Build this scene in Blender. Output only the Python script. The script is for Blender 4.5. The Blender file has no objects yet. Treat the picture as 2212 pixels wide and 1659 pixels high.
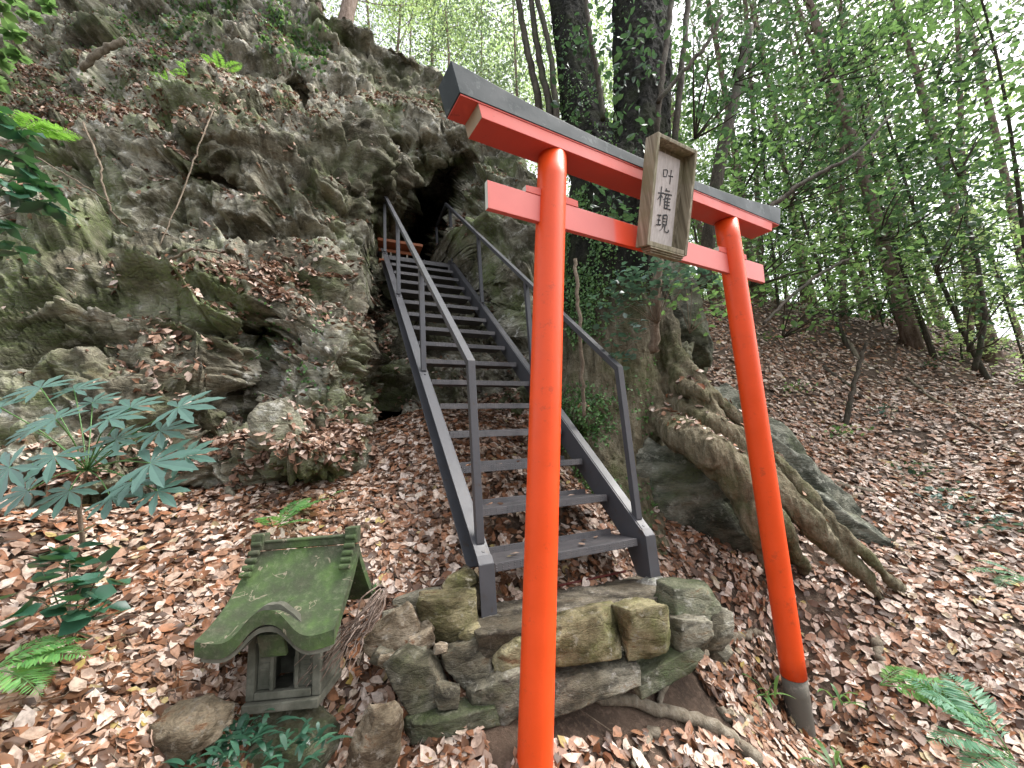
import bpy, math, random
import numpy as np
from mathutils import Vector, Matrix
R = math.radians
scene = bpy.context.scene
COL = scene.collection

# ------------------------------------------------------------------ camera
PITCH, ROLL, FPX = R(11.33), R(-4.09), 877.8        # focal length in pixels of a 2212 px wide frame
cp, sp, cr, sr = math.cos(PITCH), math.sin(PITCH), math.cos(ROLL), math.sin(ROLL)
_f = np.array([0, cp, sp]); _rt = np.array([1., 0, 0]); _up = np.array([0, -sp, cp])
CX, CU = cr*_rt + sr*_up, -sr*_rt + cr*_up
CM = np.array([CX, -CU, _f])
cam_d = bpy.data.cameras.new("camera"); cam = bpy.data.objects.new("camera", cam_d); COL.objects.link(cam)
cam_d.sensor_width = 36; cam_d.lens = FPX/2212*36; cam_d.clip_start = 0.02; cam_d.clip_end = 500
cam.matrix_world = Matrix(((CX[0], CU[0], -_f[0], 0), (CX[1], CU[1], -_f[1], 0), (CX[2], CU[2], -_f[2], 0), (0, 0, 0, 1)))
scene.camera = cam

# ------------------------------------------------------------------ sky, sun, exposure (overcast day in a wood)
SUN_EL, SUN_AZ = R(56), R(82)
world = bpy.data.worlds.new("World"); scene.world = world; world.use_nodes = True
wn = world.node_tree; wn.nodes.clear()
sky = wn.nodes.new('ShaderNodeTexSky'); sky.sky_type = 'NISHITA'; sky.sun_disc = False
sky.sun_elevation = SUN_EL; sky.sun_rotation = SUN_AZ; sky.air_density = 1.0; sky.dust_density = 4.0
hs = wn.nodes.new('ShaderNodeHueSaturation'); hs.inputs['Saturation'].default_value = 0.25
bg = wn.nodes.new('ShaderNodeBackground'); bg.inputs['Strength'].default_value = 0.15
wo = wn.nodes.new('ShaderNodeOutputWorld')
wn.links.new(sky.outputs[0], hs.inputs['Color']); wn.links.new(hs.outputs[0], bg.inputs[0]); wn.links.new(bg.outputs[0], wo.inputs[0])
sl = bpy.data.lights.new("sun", 'SUN'); sl.energy = .9; sl.angle = R(25); sl.color = (1, .96, .9)
so = bpy.data.objects.new("sun", sl); COL.objects.link(so)
sd = Vector((math.sin(SUN_AZ)*math.cos(SUN_EL), math.cos(SUN_AZ)*math.cos(SUN_EL), math.sin(SUN_EL)))
so.rotation_euler = sd.to_track_quat('Z', 'Y').to_euler()
scene.view_settings.view_transform = 'Standard'; scene.view_settings.look = 'None'
scene.view_settings.exposure = 1.8; scene.view_settings.gamma = 1; scene.view_settings.use_curve_mapping = False
scene.cycles.max_bounces = 6; scene.cycles.transparent_max_bounces = 8
scene.cycles.use_denoising = True

# ------------------------------------------------------------------ helpers
def unp(px, py, d):
    """world point seen in direction (px,py) of a 2212 x 1659 frame at forward distance d (used to survey positions)"""
    c = np.array([(px-1106)/FPX*d, (py-829.5)/FPX*d, d]); return CM.T @ c
def unpA(px, py, d):
    c = np.stack([(px-1106)/FPX*d, (py-829.5)/FPX*d, d], -1); return c @ CM
def lens_px(P):
    c = P @ CM.T; return 1106+FPX*c[..., 0]/c[..., 2], 829.5+FPX*c[..., 1]/c[..., 2], c[..., 2]

def hsh(ix, iy, iz, k=0):
    h = (ix.astype(np.int64)*374761393 + iy.astype(np.int64)*668265263 + iz.astype(np.int64)*2147483647 + k*1274126177) & 0xffffffff
    h = ((h ^ (h >> 13))*1274126177) & 0xffffffff
    h = ((h ^ (h >> 16))*2246822519) & 0xffffffff
    return ((h ^ (h >> 15)) & 0xffffff)/float(0xffffff)
def vnoise(P, k=0):
    i = np.floor(P); f = P-i; i = i.astype(np.int64); u = f*f*(3-2*f); r = 0
    for dx in (0, 1):
        for dy in (0, 1):
            for dz in (0, 1):
                w = (u[:, 0] if dx else 1-u[:, 0])*(u[:, 1] if dy else 1-u[:, 1])*(u[:, 2] if dz else 1-u[:, 2])
                r = r + w*hsh(i[:, 0]+dx, i[:, 1]+dy, i[:, 2]+dz, k)
    return r*2-1
def fbm(P, o=4, k=0, g=.5):
    r = 0; a = 1; s = 0
    for j in range(o):
        r = r + a*vnoise(P*(2.03**j)+j*17.3, k+j); s += a; a *= g
    return r/s
def facets(P, k=0, tilt=.8):
    """broken rock: every voronoi cell is a tilted plane"""
    b = np.floor(P).astype(np.int64); best = np.full(len(P), 1e9); val = np.zeros(len(P))
    for dx in (-1, 0, 1):
        for dy in (-1, 0, 1):
            for dz in (-1, 0, 1):
                cx, cy, cz = b[:, 0]+dx, b[:, 1]+dy, b[:, 2]+dz
                o = np.stack([cx+hsh(cx, cy, cz, k), cy+hsh(cx, cy, cz, k+1), cz+hsh(cx, cy, cz, k+2)], -1)
                D = P-o; d2 = (D*D).sum(1); m = d2 < best
                t = np.stack([hsh(cx, cy, cz, k+3), hsh(cx, cy, cz, k+4), hsh(cx, cy, cz, k+5)], -1)*2-1
                v = (hsh(cx, cy, cz, k+6)*2-1)+tilt*(D*t).sum(1)
                val = np.where(m, v, val); best = np.where(m, d2, best)
    return val

def make_mesh(name, V, F, smooth=True):
    """V (n,3); F list of (m,k) int arrays"""
    me = bpy.data.meshes.new(name); V = np.asarray(V, np.float32)
    F = [np.asarray(f, np.int32) for f in (F if isinstance(F, list) else [F]) if len(f)]
    me.vertices.add(len(V)); me.vertices.foreach_set('co', V.ravel())
    li = np.concatenate([f.ravel() for f in F]); tot = np.concatenate([np.full(len(f), f.shape[1]) for f in F])
    me.loops.add(len(li)); me.loops.foreach_set('vertex_index', li.astype(np.int32))
    me.polygons.add(len(tot)); st = np.concatenate([[0], np.cumsum(tot)[:-1]])
    me.polygons.foreach_set('loop_start', st.astype(np.int32)); me.polygons.foreach_set('loop_total', tot.astype(np.int32))
    me.polygons.foreach_set('use_smooth', np.full(len(tot), smooth)); me.update(calc_edges=True); me.validate()
    return me
class MB:
    def __init__(s): s.v = []; s.f = []; s.n = 0; s.mi = []
    def add(s, V, F, mi=0):
        V = np.asarray(V, float); s.v.append(V)
        for f in F: s.f.append([int(i)+s.n for i in f]); s.mi.append(mi)
        s.n += len(V)
    def box(s, c, h, X=None, mi=0, taper=None):
        """box centre c, half sizes h, frame X (3x3 columns)"""
        X = np.eye(3) if X is None else X; V = []
        for z in (-1, 1):
            for y in (-1, 1):
                for x in (-1, 1): V.append(np.asarray(c)+X@np.array([x*h[0], y*h[1], z*h[2]]))
        s.add(V, [(0, 2, 3, 1), (4, 5, 7, 6), (0, 1, 5, 4), (2, 6, 7, 3), (0, 4, 6, 2), (1, 3, 7, 5)], mi)
    def prism(s, prof, o, a, b, n, L, mi=0, mie=None):
        """profile list (a,b) in plane a,b, extruded along n by L"""
        m = len(prof); V = [o+a*p+b*q for p, q in prof]+[o+a*p+b*q+n*L for p, q in prof]
        s.add(V, [(i, (i+1) % m, (i+1) % m+m, i+m) for i in range(m)], mi)
        s.n -= 2*m; s.v.pop()
        s.add(V, [list(range(m))[::-1], [i+m for i in range(m)]], mi if mie is None else mie)
    def tube(s, P, r, k=8, cap=True, mi=0, flat=None):
        P = np.asarray(P, float); r = np.broadcast_to(np.asarray(r, float), (len(P),)); n = len(P)
        T = np.gradient(P, axis=0); T /= np.linalg.norm(T, axis=1)[:, None]+1e-12
        a = np.array([0, 0, 1.]) if abs(T[0][2]) < .9 else np.array([1., 0, 0]); V = []
        u = np.cross(a, T[0]); u /= np.linalg.norm(u)
        for i in range(n):
            u = u-T[i]*(u@T[i]); u /= np.linalg.norm(u)+1e-12; w = np.cross(T[i], u)
            for j in range(k):
                t = 2*math.pi*j/k; V.append(P[i]+r[i]*(math.cos(t)*u+math.sin(t)*w))
        F = [(i*k+j, i*k+(j+1) % k, (i+1)*k+(j+1) % k, (i+1)*k+j) for i in range(n-1) for j in range(k)]
        if cap: F += [list(range(k))[::-1], [(n-1)*k+j for j in range(k)]]
        s.add(V, F, mi)
    def build(s, name, mats, parent=None, smooth=False, bevel=0, origin=None):
        V = np.concatenate(s.v)
        off = np.array(parent['_o']) if parent is not None else (np.asarray(origin) if origin is not None else V.mean(0))
        me = bpy.data.meshes.new(name); me.from_pydata([tuple(v) for v in (V-off)], [], s.f)
        return finish(name, me, mats, parent, smooth, bevel, off, s.mi)
def finish(name, me, mats, parent=None, smooth=False, bevel=0, off=(0, 0, 0), mi=None):
    for m in (mats if isinstance(mats, (list, tuple)) else [mats]): me.materials.append(m)
    if mi is not None and any(mi): me.polygons.foreach_set('material_index', mi)
    if smooth: me.polygons.foreach_set('use_smooth', [True]*len(me.polygons))
    me.update()
    o = bpy.data.objects.new(name, me); COL.objects.link(o)
    if parent is not None:
        o.parent = parent
        if parent.parent is not None or parent.type == 'MESH': pass
    else: o.location = Vector(tuple(float(c) for c in off))
    o['_o'] = [float(c) for c in off]
    if bevel:
        b = o.modifiers.new('bevel', 'BEVEL'); b.width = bevel; b.segments = 2; b.limit_method = 'ANGLE'; b.angle_limit = R(40)
    return o
def np_obj(name, V, F, mat, parent=None, smooth=True):
    V = np.asarray(V, float); off = np.array(parent['_o']) if parent is not None else V.mean(0)
    me = make_mesh(name, V-off, F, smooth)
    return finish(name, me, mat, parent, False, 0, off)
def empty(name, loc):
    e = bpy.data.objects.new(name, None); COL.objects.link(e); e.location = Vector(tuple(float(c) for c in loc))
    e.empty_display_size = .1; e['_o'] = [float(c) for c in loc]; return e
def tag(o, label=None, cat=None, group=None, kind=None):
    if label: o['label'] = label
    if cat: o['category'] = cat
    if group: o['group'] = group
    if kind: o['kind'] = kind
    return o
def smoothline(P, n=24):
    """catmull-rom through points (any dimension)"""
    P = np.asarray(P, float); Q = np.vstack([2*P[0]-P[1], P, 2*P[-1]-P[-2]]); out = []
    m = len(P)-1
    for t in np.linspace(0, m-1e-6, n):
        i = int(t); f = t-i; a, b, c, d = Q[i:i+4]
        out.append(.5*((2*b)+(c-a)*f+(2*a-5*b+4*c-d)*f*f+(3*b-a-3*c+d)*f**3))
    return np.array(out)

# ------------------------------------------------------------------ materials
def newmat(name):
    m = bpy.data.materials.new(name); m.use_nodes = True; nt = m.node_tree; b = nt.nodes['Principled BSDF']; return m, nt, b
def nnode(nt, t, **kw):
    n = nt.nodes.new(t)
    for k, v in kw.items():
        if k in n.inputs: n.inputs[k].default_value = v
        else: setattr(n, k, v)
    return n
def ramp(nt, src, stops, interp='LINEAR'):
    r = nt.nodes.new('ShaderNodeValToRGB'); e = r.color_ramp.elements; r.color_ramp.interpolation = interp
    while len(e) < len(stops): e.new(.5)
    for i, (p, c) in enumerate(stops):
        e[i].position = p; e[i].color = (*c, 1) if len(c) == 3 else c
    nt.links.new(src, r.inputs[0]); return r
def mixc(nt, fac, a, b):
    m = nt.nodes.new('ShaderNodeMix'); m.data_type = 'RGBA'
    for s, v in ((m.inputs[0], fac), (m.inputs[6], a), (m.inputs[7], b)):
        if hasattr(v, 'is_output') or isinstance(v, bpy.types.NodeSocket): nt.links.new(v, s)
        elif isinstance(v, (tuple, list)): s.default_value = (*v, 1) if len(v) == 3 else v
        else: s.default_value = v
    return m.outputs[2]
def coords(nt, scale=(1, 1, 1), rot=(0, 0, 0), kind='Object'):
    tc = nt.nodes.new('ShaderNodeTexCoord'); mp = nt.nodes.new('ShaderNodeMapping')
    mp.inputs['Scale'].default_value = scale; mp.inputs['Rotation'].default_value = rot
    if kind == 'World':
        g = nt.nodes.new('ShaderNodeNewGeometry'); nt.links.new(g.outputs['Position'], mp.inputs[0])
    else: nt.links.new(tc.outputs[kind], mp.inputs[0])
    return mp.outputs[0]
def noise(nt, vec, scale, detail=5, rough=.6, dist=0):
    n = nnode(nt, 'ShaderNodeTexNoise'); n.inputs['Scale'].default_value = scale; n.inputs['Detail'].default_value = detail
    n.inputs['Roughness'].default_value = rough; n.inputs['Distortion'].default_value = dist
    nt.links.new(vec, n.inputs['Vector']); return n.outputs['Fac']
def bump(nt, b, h, strength, dist):
    n = nt.nodes.new('ShaderNodeBump'); n.inputs['Strength'].default_value = strength; n.inputs['Distance'].default_value = dist
    nt.links.new(h, n.inputs['Height']); nt.links.new(n.outputs[0], b.inputs['Normal']); return n

def rock_mat(name, base, alt, lichen, moss, moss_amt=.5, scale=1., rust=(.22, .13, .07), k=0., up_moss=.0):
    m, nt, b = newmat(name); v = coords(nt, kind='World'); vs = coords(nt, (1, 1, 2.6), (R(35), R(-25), R(20)), 'World')
    n1 = noise(nt, vs, 2.2*scale, 8, .68, .4); n2 = noise(nt, v, 9*scale, 6, .7); n3 = noise(nt, v, 1.3*scale+k, 5, .6, .6); n4 = noise(nt, vs, 26*scale, 4, .7)
    c = ramp(nt, n1, [(.36, tuple(x*.6 for x in base)), (.44, base), (.52, alt), (.6, tuple(x*1.3 for x in alt)), (.68, rust)]).outputs[0]
    n5 = noise(nt, v, .85*scale+k*.1, 4, .55, .5); st_ = ramp(nt, n5, [(.40, (.42, .40, .36)), (.48, (.76, .75, .72)), (.56, (1, 1, 1))]).outputs[0]
    li = ramp(nt, n2, [(.55, (0, 0, 0)), (.64, (1, 1, 1))]).outputs[0]
    c = mixc(nt, li, c, lichen)
    ms = ramp(nt, n3, [(1-moss_amt-.08, (0, 0, 0)), (1-moss_amt+.1, (1, 1, 1))]).outputs[0]
    mf = nt.nodes.new('ShaderNodeMath'); mf.operation = 'MULTIPLY'; nt.links.new(ms, mf.inputs[0])
    nt.links.new(ramp(nt, n4, [(.3, (.35,)*3), (.6, (1, 1, 1))]).outputs[0], mf.inputs[1])
    c = mixc(nt, mf.outputs[0], c, moss)
    if up_moss:
        g = nt.nodes.new('ShaderNodeNewGeometry'); sx = nt.nodes.new('ShaderNodeSeparateXYZ'); nt.links.new(g.outputs['Normal'], sx.inputs[0])
        rr = ramp(nt, sx.outputs[2], [(.45, (0, 0, 0)), (.95, (up_moss,)*3)]).outputs[0]
        c = mixc(nt, rr, c, moss)
    hv = mixc(nt, ramp(nt, n4, [(.25, (.45,)*3), (.7, (1.0,)*3)]).outputs[0], (0, 0, 0), c)
    sm_ = nt.nodes.new('ShaderNodeMix'); sm_.data_type = 'RGBA'; sm_.blend_type = 'MULTIPLY'; sm_.inputs[0].default_value = 1; nt.links.new(hv, sm_.inputs[6]); nt.links.new(st_, sm_.inputs[7])
    nt.links.new(sm_.outputs[2], b.inputs['Base Color']); b.inputs['Roughness'].default_value = .85; b.inputs['Specular IOR Level'].default_value = .25
    ad = nt.nodes.new('ShaderNodeMath'); ad.operation = 'ADD'; nt.links.new(n2, ad.inputs[0]); nt.links.new(n4, ad.inputs[1])
    wv = nt.nodes.new('ShaderNodeVectorMath'); wv.operation = 'MULTIPLY_ADD'; nz_ = nnode(nt, 'ShaderNodeTexNoise'); nz_.inputs['Scale'].default_value = 5*scale; nt.links.new(v, nz_.inputs['Vector'])
    nt.links.new(nz_.outputs['Color'], wv.inputs[0]); wv.inputs[1].default_value = (.25/scale,)*3; nt.links.new(vs, wv.inputs[2])
    hsum = ad.outputs[0]
    for sc_, am in (((4.5, .3),) if scale < 2 else ((2.0, .35),)):
        vo = nnode(nt, 'ShaderNodeTexVoronoi'); vo.feature = 'DISTANCE_TO_EDGE'; vo.inputs['Scale'].default_value = sc_*scale; nt.links.new(wv.outputs[0], vo.inputs['Vector'])
        cr = ramp(nt, vo.outputs['Distance'], [(0, (0, 0, 0)), (.07, (am,)*3)]).outputs[0]
        a2 = nt.nodes.new('ShaderNodeMath'); a2.operation = 'ADD'; nt.links.new(hsum, a2.inputs[0]); nt.links.new(cr, a2.inputs[1]); hsum = a2.outputs[0]
    bump(nt, b, hsum, .75, .026/scale); return m

M_cliff = rock_mat('cliff_rock', (.22, .205, .15), (.42, .395, .31), (.74, .72, .65), (.17, .215, .08), .47, 1.0, rust=(.30, .20, .12))
M_slab = rock_mat('slab_rock', (.12, .125, .095), (.23, .23, .18), (.40, .40, .33), (.10, .125, .05), .46, 1.6, rust=(.2, .17, .11))
M_stone_y = rock_mat('yellow_stone', (.17, .15, .07), (.33, .29, .17), (.42, .39, .3), (.19, .20, .07), .42, 3.0, k=.7)
M_stone_g = rock_mat('grey_stone', (.14, .13, .10), (.27, .25, .19), (.42, .4, .34), (.13, .15, .06), .35, 3.2, k=.3)
M_stone_m = rock_mat('mossy_stone', (.13, .13, .09), (.22, .215, .15), (.35, .34, .28), (.085, .115, .045), .45, 3.0, k=.5, up_moss=.3)
M_stone_t = rock_mat('tan_stone', (.22, .165, .11), (.40, .33, .24), (.5, .45, .38), (.2, .18, .09), .2, 3.6, rust=(.33, .16, .08), k=.2)
M_foot = rock_mat('footing_concrete', (.15, .13, .10), (.23, .20, .15), (.34, .31, .26), (.12, .12, .06), .3, 4.0, rust=(.16, .1, .06))

M_lump = rock_mat('pale_concrete', (.30, .29, .26), (.42, .41, .37), (.7, .7, .68), (.2, .24, .1), .35, 4.0, rust=(.3, .27, .22))
m, nt, b = newmat('soil'); v = coords(nt, kind='World'); n1 = noise(nt, v, 3, 8, .7); n2 = noise(nt, v, 40, 5, .7)
c = ramp(nt, n1, [(.3, (.032, .02, .012)), (.5, (.065, .042, .027)), (.7, (.12, .078, .052))]).outputs[0]
c = mixc(nt, ramp(nt, n2, [(.5, (0, 0, 0)), (.68, (.7, .7, .7))]).outputs[0], c, (.17, .115, .08))
nt.links.new(c, b.inputs['Base Color']); b.inputs['Roughness'].default_value = .95; bump(nt, b, n2, .8, .02); M_soil = m

def leaf_mat(name, stops, rough=.5, trans=.4, tcol=None, spec=.5, vein=0):
    m, nt, b = newmat(name); g = nt.nodes.new('ShaderNodeNewGeometry')
    rp = ramp(nt, g.outputs['Random Per Island'], stops); c = rp.outputs[0]
    if vein:
        nn = noise(nt, coords(nt, kind='World'), 60, 3, .6)
        c = mixc(nt, ramp(nt, nn, [(.35, (vein,)*3), (.6, (0, 0, 0))]).outputs[0], c, (.12, .06, .03))
    nt.links.new(c, b.inputs['Base Color']); b.inputs['Roughness'].default_value = rough; b.inputs['Specular IOR Level'].default_value = spec
    if trans:
        t = nt.nodes.new('ShaderNodeBsdfTranslucent'); mx = nt.nodes.new('ShaderNodeMixShader'); out = nt.nodes['Material Output']
        if tcol: nt.links.new(mixc(nt, .75, c, tcol), t.inputs[0])
        else: nt.links.new(c, t.inputs[0])
        mx.inputs[0].default_value = trans
        nt.links.new(b.outputs[0], mx.inputs[1]); nt.links.new(t.outputs[0], mx.inputs[2]); nt.links.new(mx.outputs[0], out.inputs[0])
    return m
M_litter = leaf_mat('dead_leaves', [(0, (.04, .02, .012)), (.16, (.10, .045, .022)), (.3, (.21, .09, .04)), (.40, (.36, .15, .07)), (.52, (.38, .21, .125)), (.62, (.35, .23, .165)), (.70, (.53, .385, .295)), (.82, (.65, .51, .415)), (.95, (.75, .63, .545)), (.985, (.42, .33, .2)), (1, (.42, .32, .08))], .5, .12, vein=.55)
M_litter2 = leaf_mat('dead_leaves_dull', [(0, (.07, .036, .022)), (.2, (.15, .075, .045)), (.4, (.3, .16, .095)), (.6, (.42, .27, .19)), (.8, (.55, .41, .33)), (1, (.66, .53, .45))], .6, .1, vein=.4)
M_ever = leaf_mat('evergreen_leaf', [(0, (.010, .030, .018)), (.5, (.021, .052, .027)), (.85, (.04, .085, .032)), (1, (.10, .16, .05))], .26, .30, (.11, .22, .08))
M_broad = leaf_mat('broad_leaf', [(0, (.022, .056, .026)), (.45, (.045, .10, .04)), (.8, (.085, .165, .05)), (1, (.19, .30, .08))], .28, .46, (.24, .42, .12))
M_light = leaf_mat('light_leaf', [(0, (.12, .19, .06)), (.4, (.22, .32, .10)), (.8, (.34, .45, .16)), (1, (.48, .40, .2))], .5, .6, (.6, .8, .32))  # light green, lightened further to stand in for haze on far trees
M_cedar = leaf_mat('cedar_foliage', [(0, (.04, .075, .045)), (.6, (.08, .125, .07)), (1, (.15, .19, .09))], .5, .45, (.3, .42, .2))
M_glauc = leaf_mat('pale_evergreen_leaf', [(0, (.03, .08, .065)), (.5, (.062, .135, .108)), (1, (.11, .20, .16))], .38, .2, (.15, .3, .15), .8)
M_camel = leaf_mat('dark_glossy_leaf', [(0, (.015, .05, .03)), (.6, (.035, .105, .065)), (1, (.07, .17, .10))], .33, .15, (.1, .3, .06), .8)
M_fern = leaf_mat('fern_leaf', [(0, (.07, .2, .06)), (.5, (.12, .3, .09)), (1, (.2, .38, .12))], .45, .4, (.3, .6, .12))
M_fernb = leaf_mat('bright_fern_leaf', [(0, (.09, .22, .03)), (1, (.19, .38, .06))], .45, .45, (.3, .6, .08))
M_ferng = leaf_mat('bluish_fern_leaf', [(0, (.08, .2, .12)), (1, (.16, .32, .2))], .45, .35, (.25, .5, .2))
M_ivy = leaf_mat('ivy_leaf', [(0, (.04, .1, .03)), (.5, (.08, .18, .05)), (1, (.17, .3, .1))], .45, .2, (.2, .4, .08))
M_grass = leaf_mat('grass_leaf', [(0, (.05, .13, .04)), (.7, (.1, .22, .06)), (1, (.3, .34, .1))], .45, .3, (.3, .5, .1))

def bark_mat(name, dark, mid, light, moss=None, amt=.4, sc=1):
    m, nt, b = newmat(name); v = coords(nt, (1, 1, .18), kind='World'); w = coords(nt, kind='World')
    n1 = noise(nt, v, 22*sc, 6, .7, .3); n2 = noise(nt, w, 3.2, 5, .6); n3 = noise(nt, w, 34, 4, .7)
    c = ramp(nt, n1, [(.32, dark), (.5, mid), (.7, light)]).outputs[0]
    c = mixc(nt, ramp(nt, n3, [(.5, (0,)*3), (.72, (.6,)*3)]).outputs[0], c, light)
    if moss: c = mixc(nt, ramp(nt, n2, [(1-amt-.1, (0, 0, 0)), (1-amt+.1, (.85,)*3)]).outputs[0], c, moss)
    nt.links.new(c, b.inputs['Base Color']); b.inputs['Roughness'].default_value = .9; b.inputs['Specular IOR Level'].default_value = .2
    ad = nt.nodes.new('ShaderNodeMath'); ad.operation = 'ADD'; nt.links.new(n1, ad.inputs[0]); nt.links.new(n3, ad.inputs[1])
    bump(nt, b, ad.outputs[0], .8, .012); return m
M_bark = bark_mat('big_tree_bark', (.10, .08, .045), (.20, .165, .10), (.32, .28, .19), (.13, .14, .05), .42)
M_barkd = bark_mat('dark_bark', (.022, .018, .013), (.05, .04, .03), (.10, .085, .065), (.03, .045, .02), .4)
M_barkc = bark_mat('cedar_bark', (.09, .06, .045), (.19, .14, .11), (.34, .27, .23), None, .3, .8)
M_twig = bark_mat('twig_bark', (.08, .06, .042), (.16, .125, .09), (.28, .23, .175), None)
M_stick = bark_mat('dead_wood', (.085, .07, .05), (.18, .15, .11), (.29, .255, .2), (.13, .15, .07), .3)

def paint(name, col, rough, spec=.5, var=.12, bmp=.05, worn=None, coat=0, wamt=.7):
    m, nt, b = newmat(name); v = coords(nt, kind='World'); n = noise(nt, v, 7, 5, .6); n2 = noise(nt, v, 60, 4, .6)
    c = mixc(nt, n, tuple(x*(1-var) for x in col), tuple(min(1, x*(1+var)) for x in col))
    if worn: c = mixc(nt, ramp(nt, noise(nt, v, 16, 6, .75), [(wamt-.04, (0,)*3), (wamt+.06, (1,)*3)]).outputs[0], c, worn)
    nt.links.new(c, b.inputs['Base Color']); b.inputs['Roughness'].default_value = rough; b.inputs['Specular IOR Level'].default_value = spec
    b.inputs['Coat Weight'].default_value = coat; b.inputs['Coat Roughness'].default_value = .2
    nt.links.new(ramp(nt, n, [(.3, (rough*.8,)*3), (.7, (min(1, rough*1.25),)*3)]).outputs[0], b.inputs['Roughness'])
    bump(nt, b, n2, bmp, .004); return m
M_verm = paint('vermilion_pillar_paint', (.78, .075, .010), .42, .4, .16, .12, (.58, .065, .015), 0, .62)
M_vermf = paint('faded_vermilion_paint', (.56, .075, .05), .48, .4, .14, .08, (.34, .05, .035), 0, .66)
M_black = paint('black_ridge_paint', (.022, .031, .033), .55, .35, .3, .08, (.075, .09, .088), 0, .60)
M_wend = paint('bare_end_grain', (.38, .31, .22), .8, .2, .25, .2)
M_white = paint('whitened_end', (.58, .6, .52), .7, .3, .15, .1)
M_steel = paint('grey_painted_steel', (.062, .062, .068), .38, .5, .2, .12, (.06, .045, .036), 0, .62)
M_sleeve = paint('grey_sleeve', (.12, .108, .09), .8, .3, .25, .2, (.19, .17, .14), 0, .6)
M_ink = paint('brush_ink', (.02, .02, .022), .6, .3)
M_orange = paint('offering_box_wood', (.42, .15, .07), .6, .3)
M_cand = paint('pale_baluster_wood', (.5, .46, .38), .6, .3)
M_rust = paint('rusty_rod', (.10, .018, .014), .6, .3)
# weathered plank
def plank(name, a, bcol, c3, rough=.8, sc=(60, 60, 3), moss=None):
    m, nt, b = newmat(name); v = coords(nt, (1, 1, 1)); v2 = coords(nt, sc); n1 = noise(nt, v2, 1.0, 5, .6, .5); n2 = noise(nt, v, 6, 4, .6)
    c = ramp(nt, n1, [(.3, a), (.5, bcol), (.7, c3)]).outputs[0]
    if moss: c = mixc(nt, ramp(nt, n2, [(.45, (0,)*3), (.65, (.7,)*3)]).outputs[0], c, moss)
    nt.links.new(c, b.inputs['Base Color']); b.inputs['Roughness'].default_value = rough; b.inputs['Specular IOR Level'].default_value = .25
    bump(nt, b, n1, .35, .004); return m
M_frame = plank('weathered_frame_wood', (.12, .10, .07), (.25, .215, .15), (.42, .38, .29), moss=(.21, .20, .11))
M_board = plank('pale_board', (.42, .37, .34), (.52, .47, .44), (.6, .55, .52), .7)
# checker plate
m, nt, b = newmat('checker_plate_steel'); v = coords(nt, (1, 1, 1), (0, 0, R(24.7)), 'World'); hh = []
for rz, ph in ((45, 0), (-45, .5)):
    v1 = nnode(nt, 'ShaderNodeMapping'); nt.links.new(v, v1.inputs[0]); v1.inputs['Rotation'].default_value = (0, 0, R(rz)); v1.inputs['Scale'].default_value = (34, 90, 90)
    vo = nnode(nt, 'ShaderNodeTexVoronoi'); vo.inputs['Scale'].default_value = 1.; vo.inputs['Randomness'].default_value = .15; nt.links.new(v1.outputs[0], vo.inputs[0])
    hh.append(ramp(nt, vo.outputs[0], [(.12, (1,)*3), (.3, (0,)*3)]).outputs[0])
mm = nt.nodes.new('ShaderNodeMath'); mm.operation = 'MAXIMUM'; nt.links.new(hh[0], mm.inputs[0]); nt.links.new(hh[1], mm.inputs[1])
nz = noise(nt, coords(nt, kind='World'), 12, 5, .6)
nt.links.new(ramp(nt, nz, [(.3, (.055, .054, .058)), (.7, (.11, .10, .10))]).outputs[0], b.inputs['Base Color']); b.inputs['Roughness'].default_value = .5
bump(nt, b, mm.outputs[0], .8, .004); M_plate = m
# shrine stone
m, nt, b = newmat('shrine_roof_moss'); v = coords(nt, kind='World'); n1 = noise(nt, v, 7, 5, .6); n2 = noise(nt, v, 45, 5, .7); n3 = noise(nt, v, 11, 3, .5, 1.2)
c = ramp(nt, n1, [(.34, (.075, .072, .045)), (.44, (.042, .053, .025)), (.54, (.048, .075, .026)), (.66, (.07, .12, .032))]).outputs[0]
c = mixc(nt, ramp(nt, n2, [(.5, (0,)*3), (.75, (.35,)*3)]).outputs[0], c, (.2, .22, .14))
c = mixc(nt, ramp(nt, n3, [(.63, (0,)*3), (.64, (.7,)*3), (.655, (.7,)*3), (.665, (0,)*3)]).outputs[0], c, (.26, .22, .16))
nt.links.new(c, b.inputs['Base Color']); b.inputs['Roughness'].default_value = .9; bump(nt, b, n2, .6, .006); M_roof = m
m, nt, b = newmat('shrine_grey_stone'); v = coords(nt, kind='World'); n1 = noise(nt, v, 12, 5, .6); n2 = noise(nt, v, 70, 4, .7)
c = ramp(nt, n1, [(.3, (.05, .052, .036)), (.5, (.095, .094, .07)), (.7, (.17, .165, .13))]).outputs[0]
nt.links.new(c, b.inputs['Base Color']); b.inputs['Roughness'].default_value = .9; bump(nt, b, n2, .6, .005); M_shr = m

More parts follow.
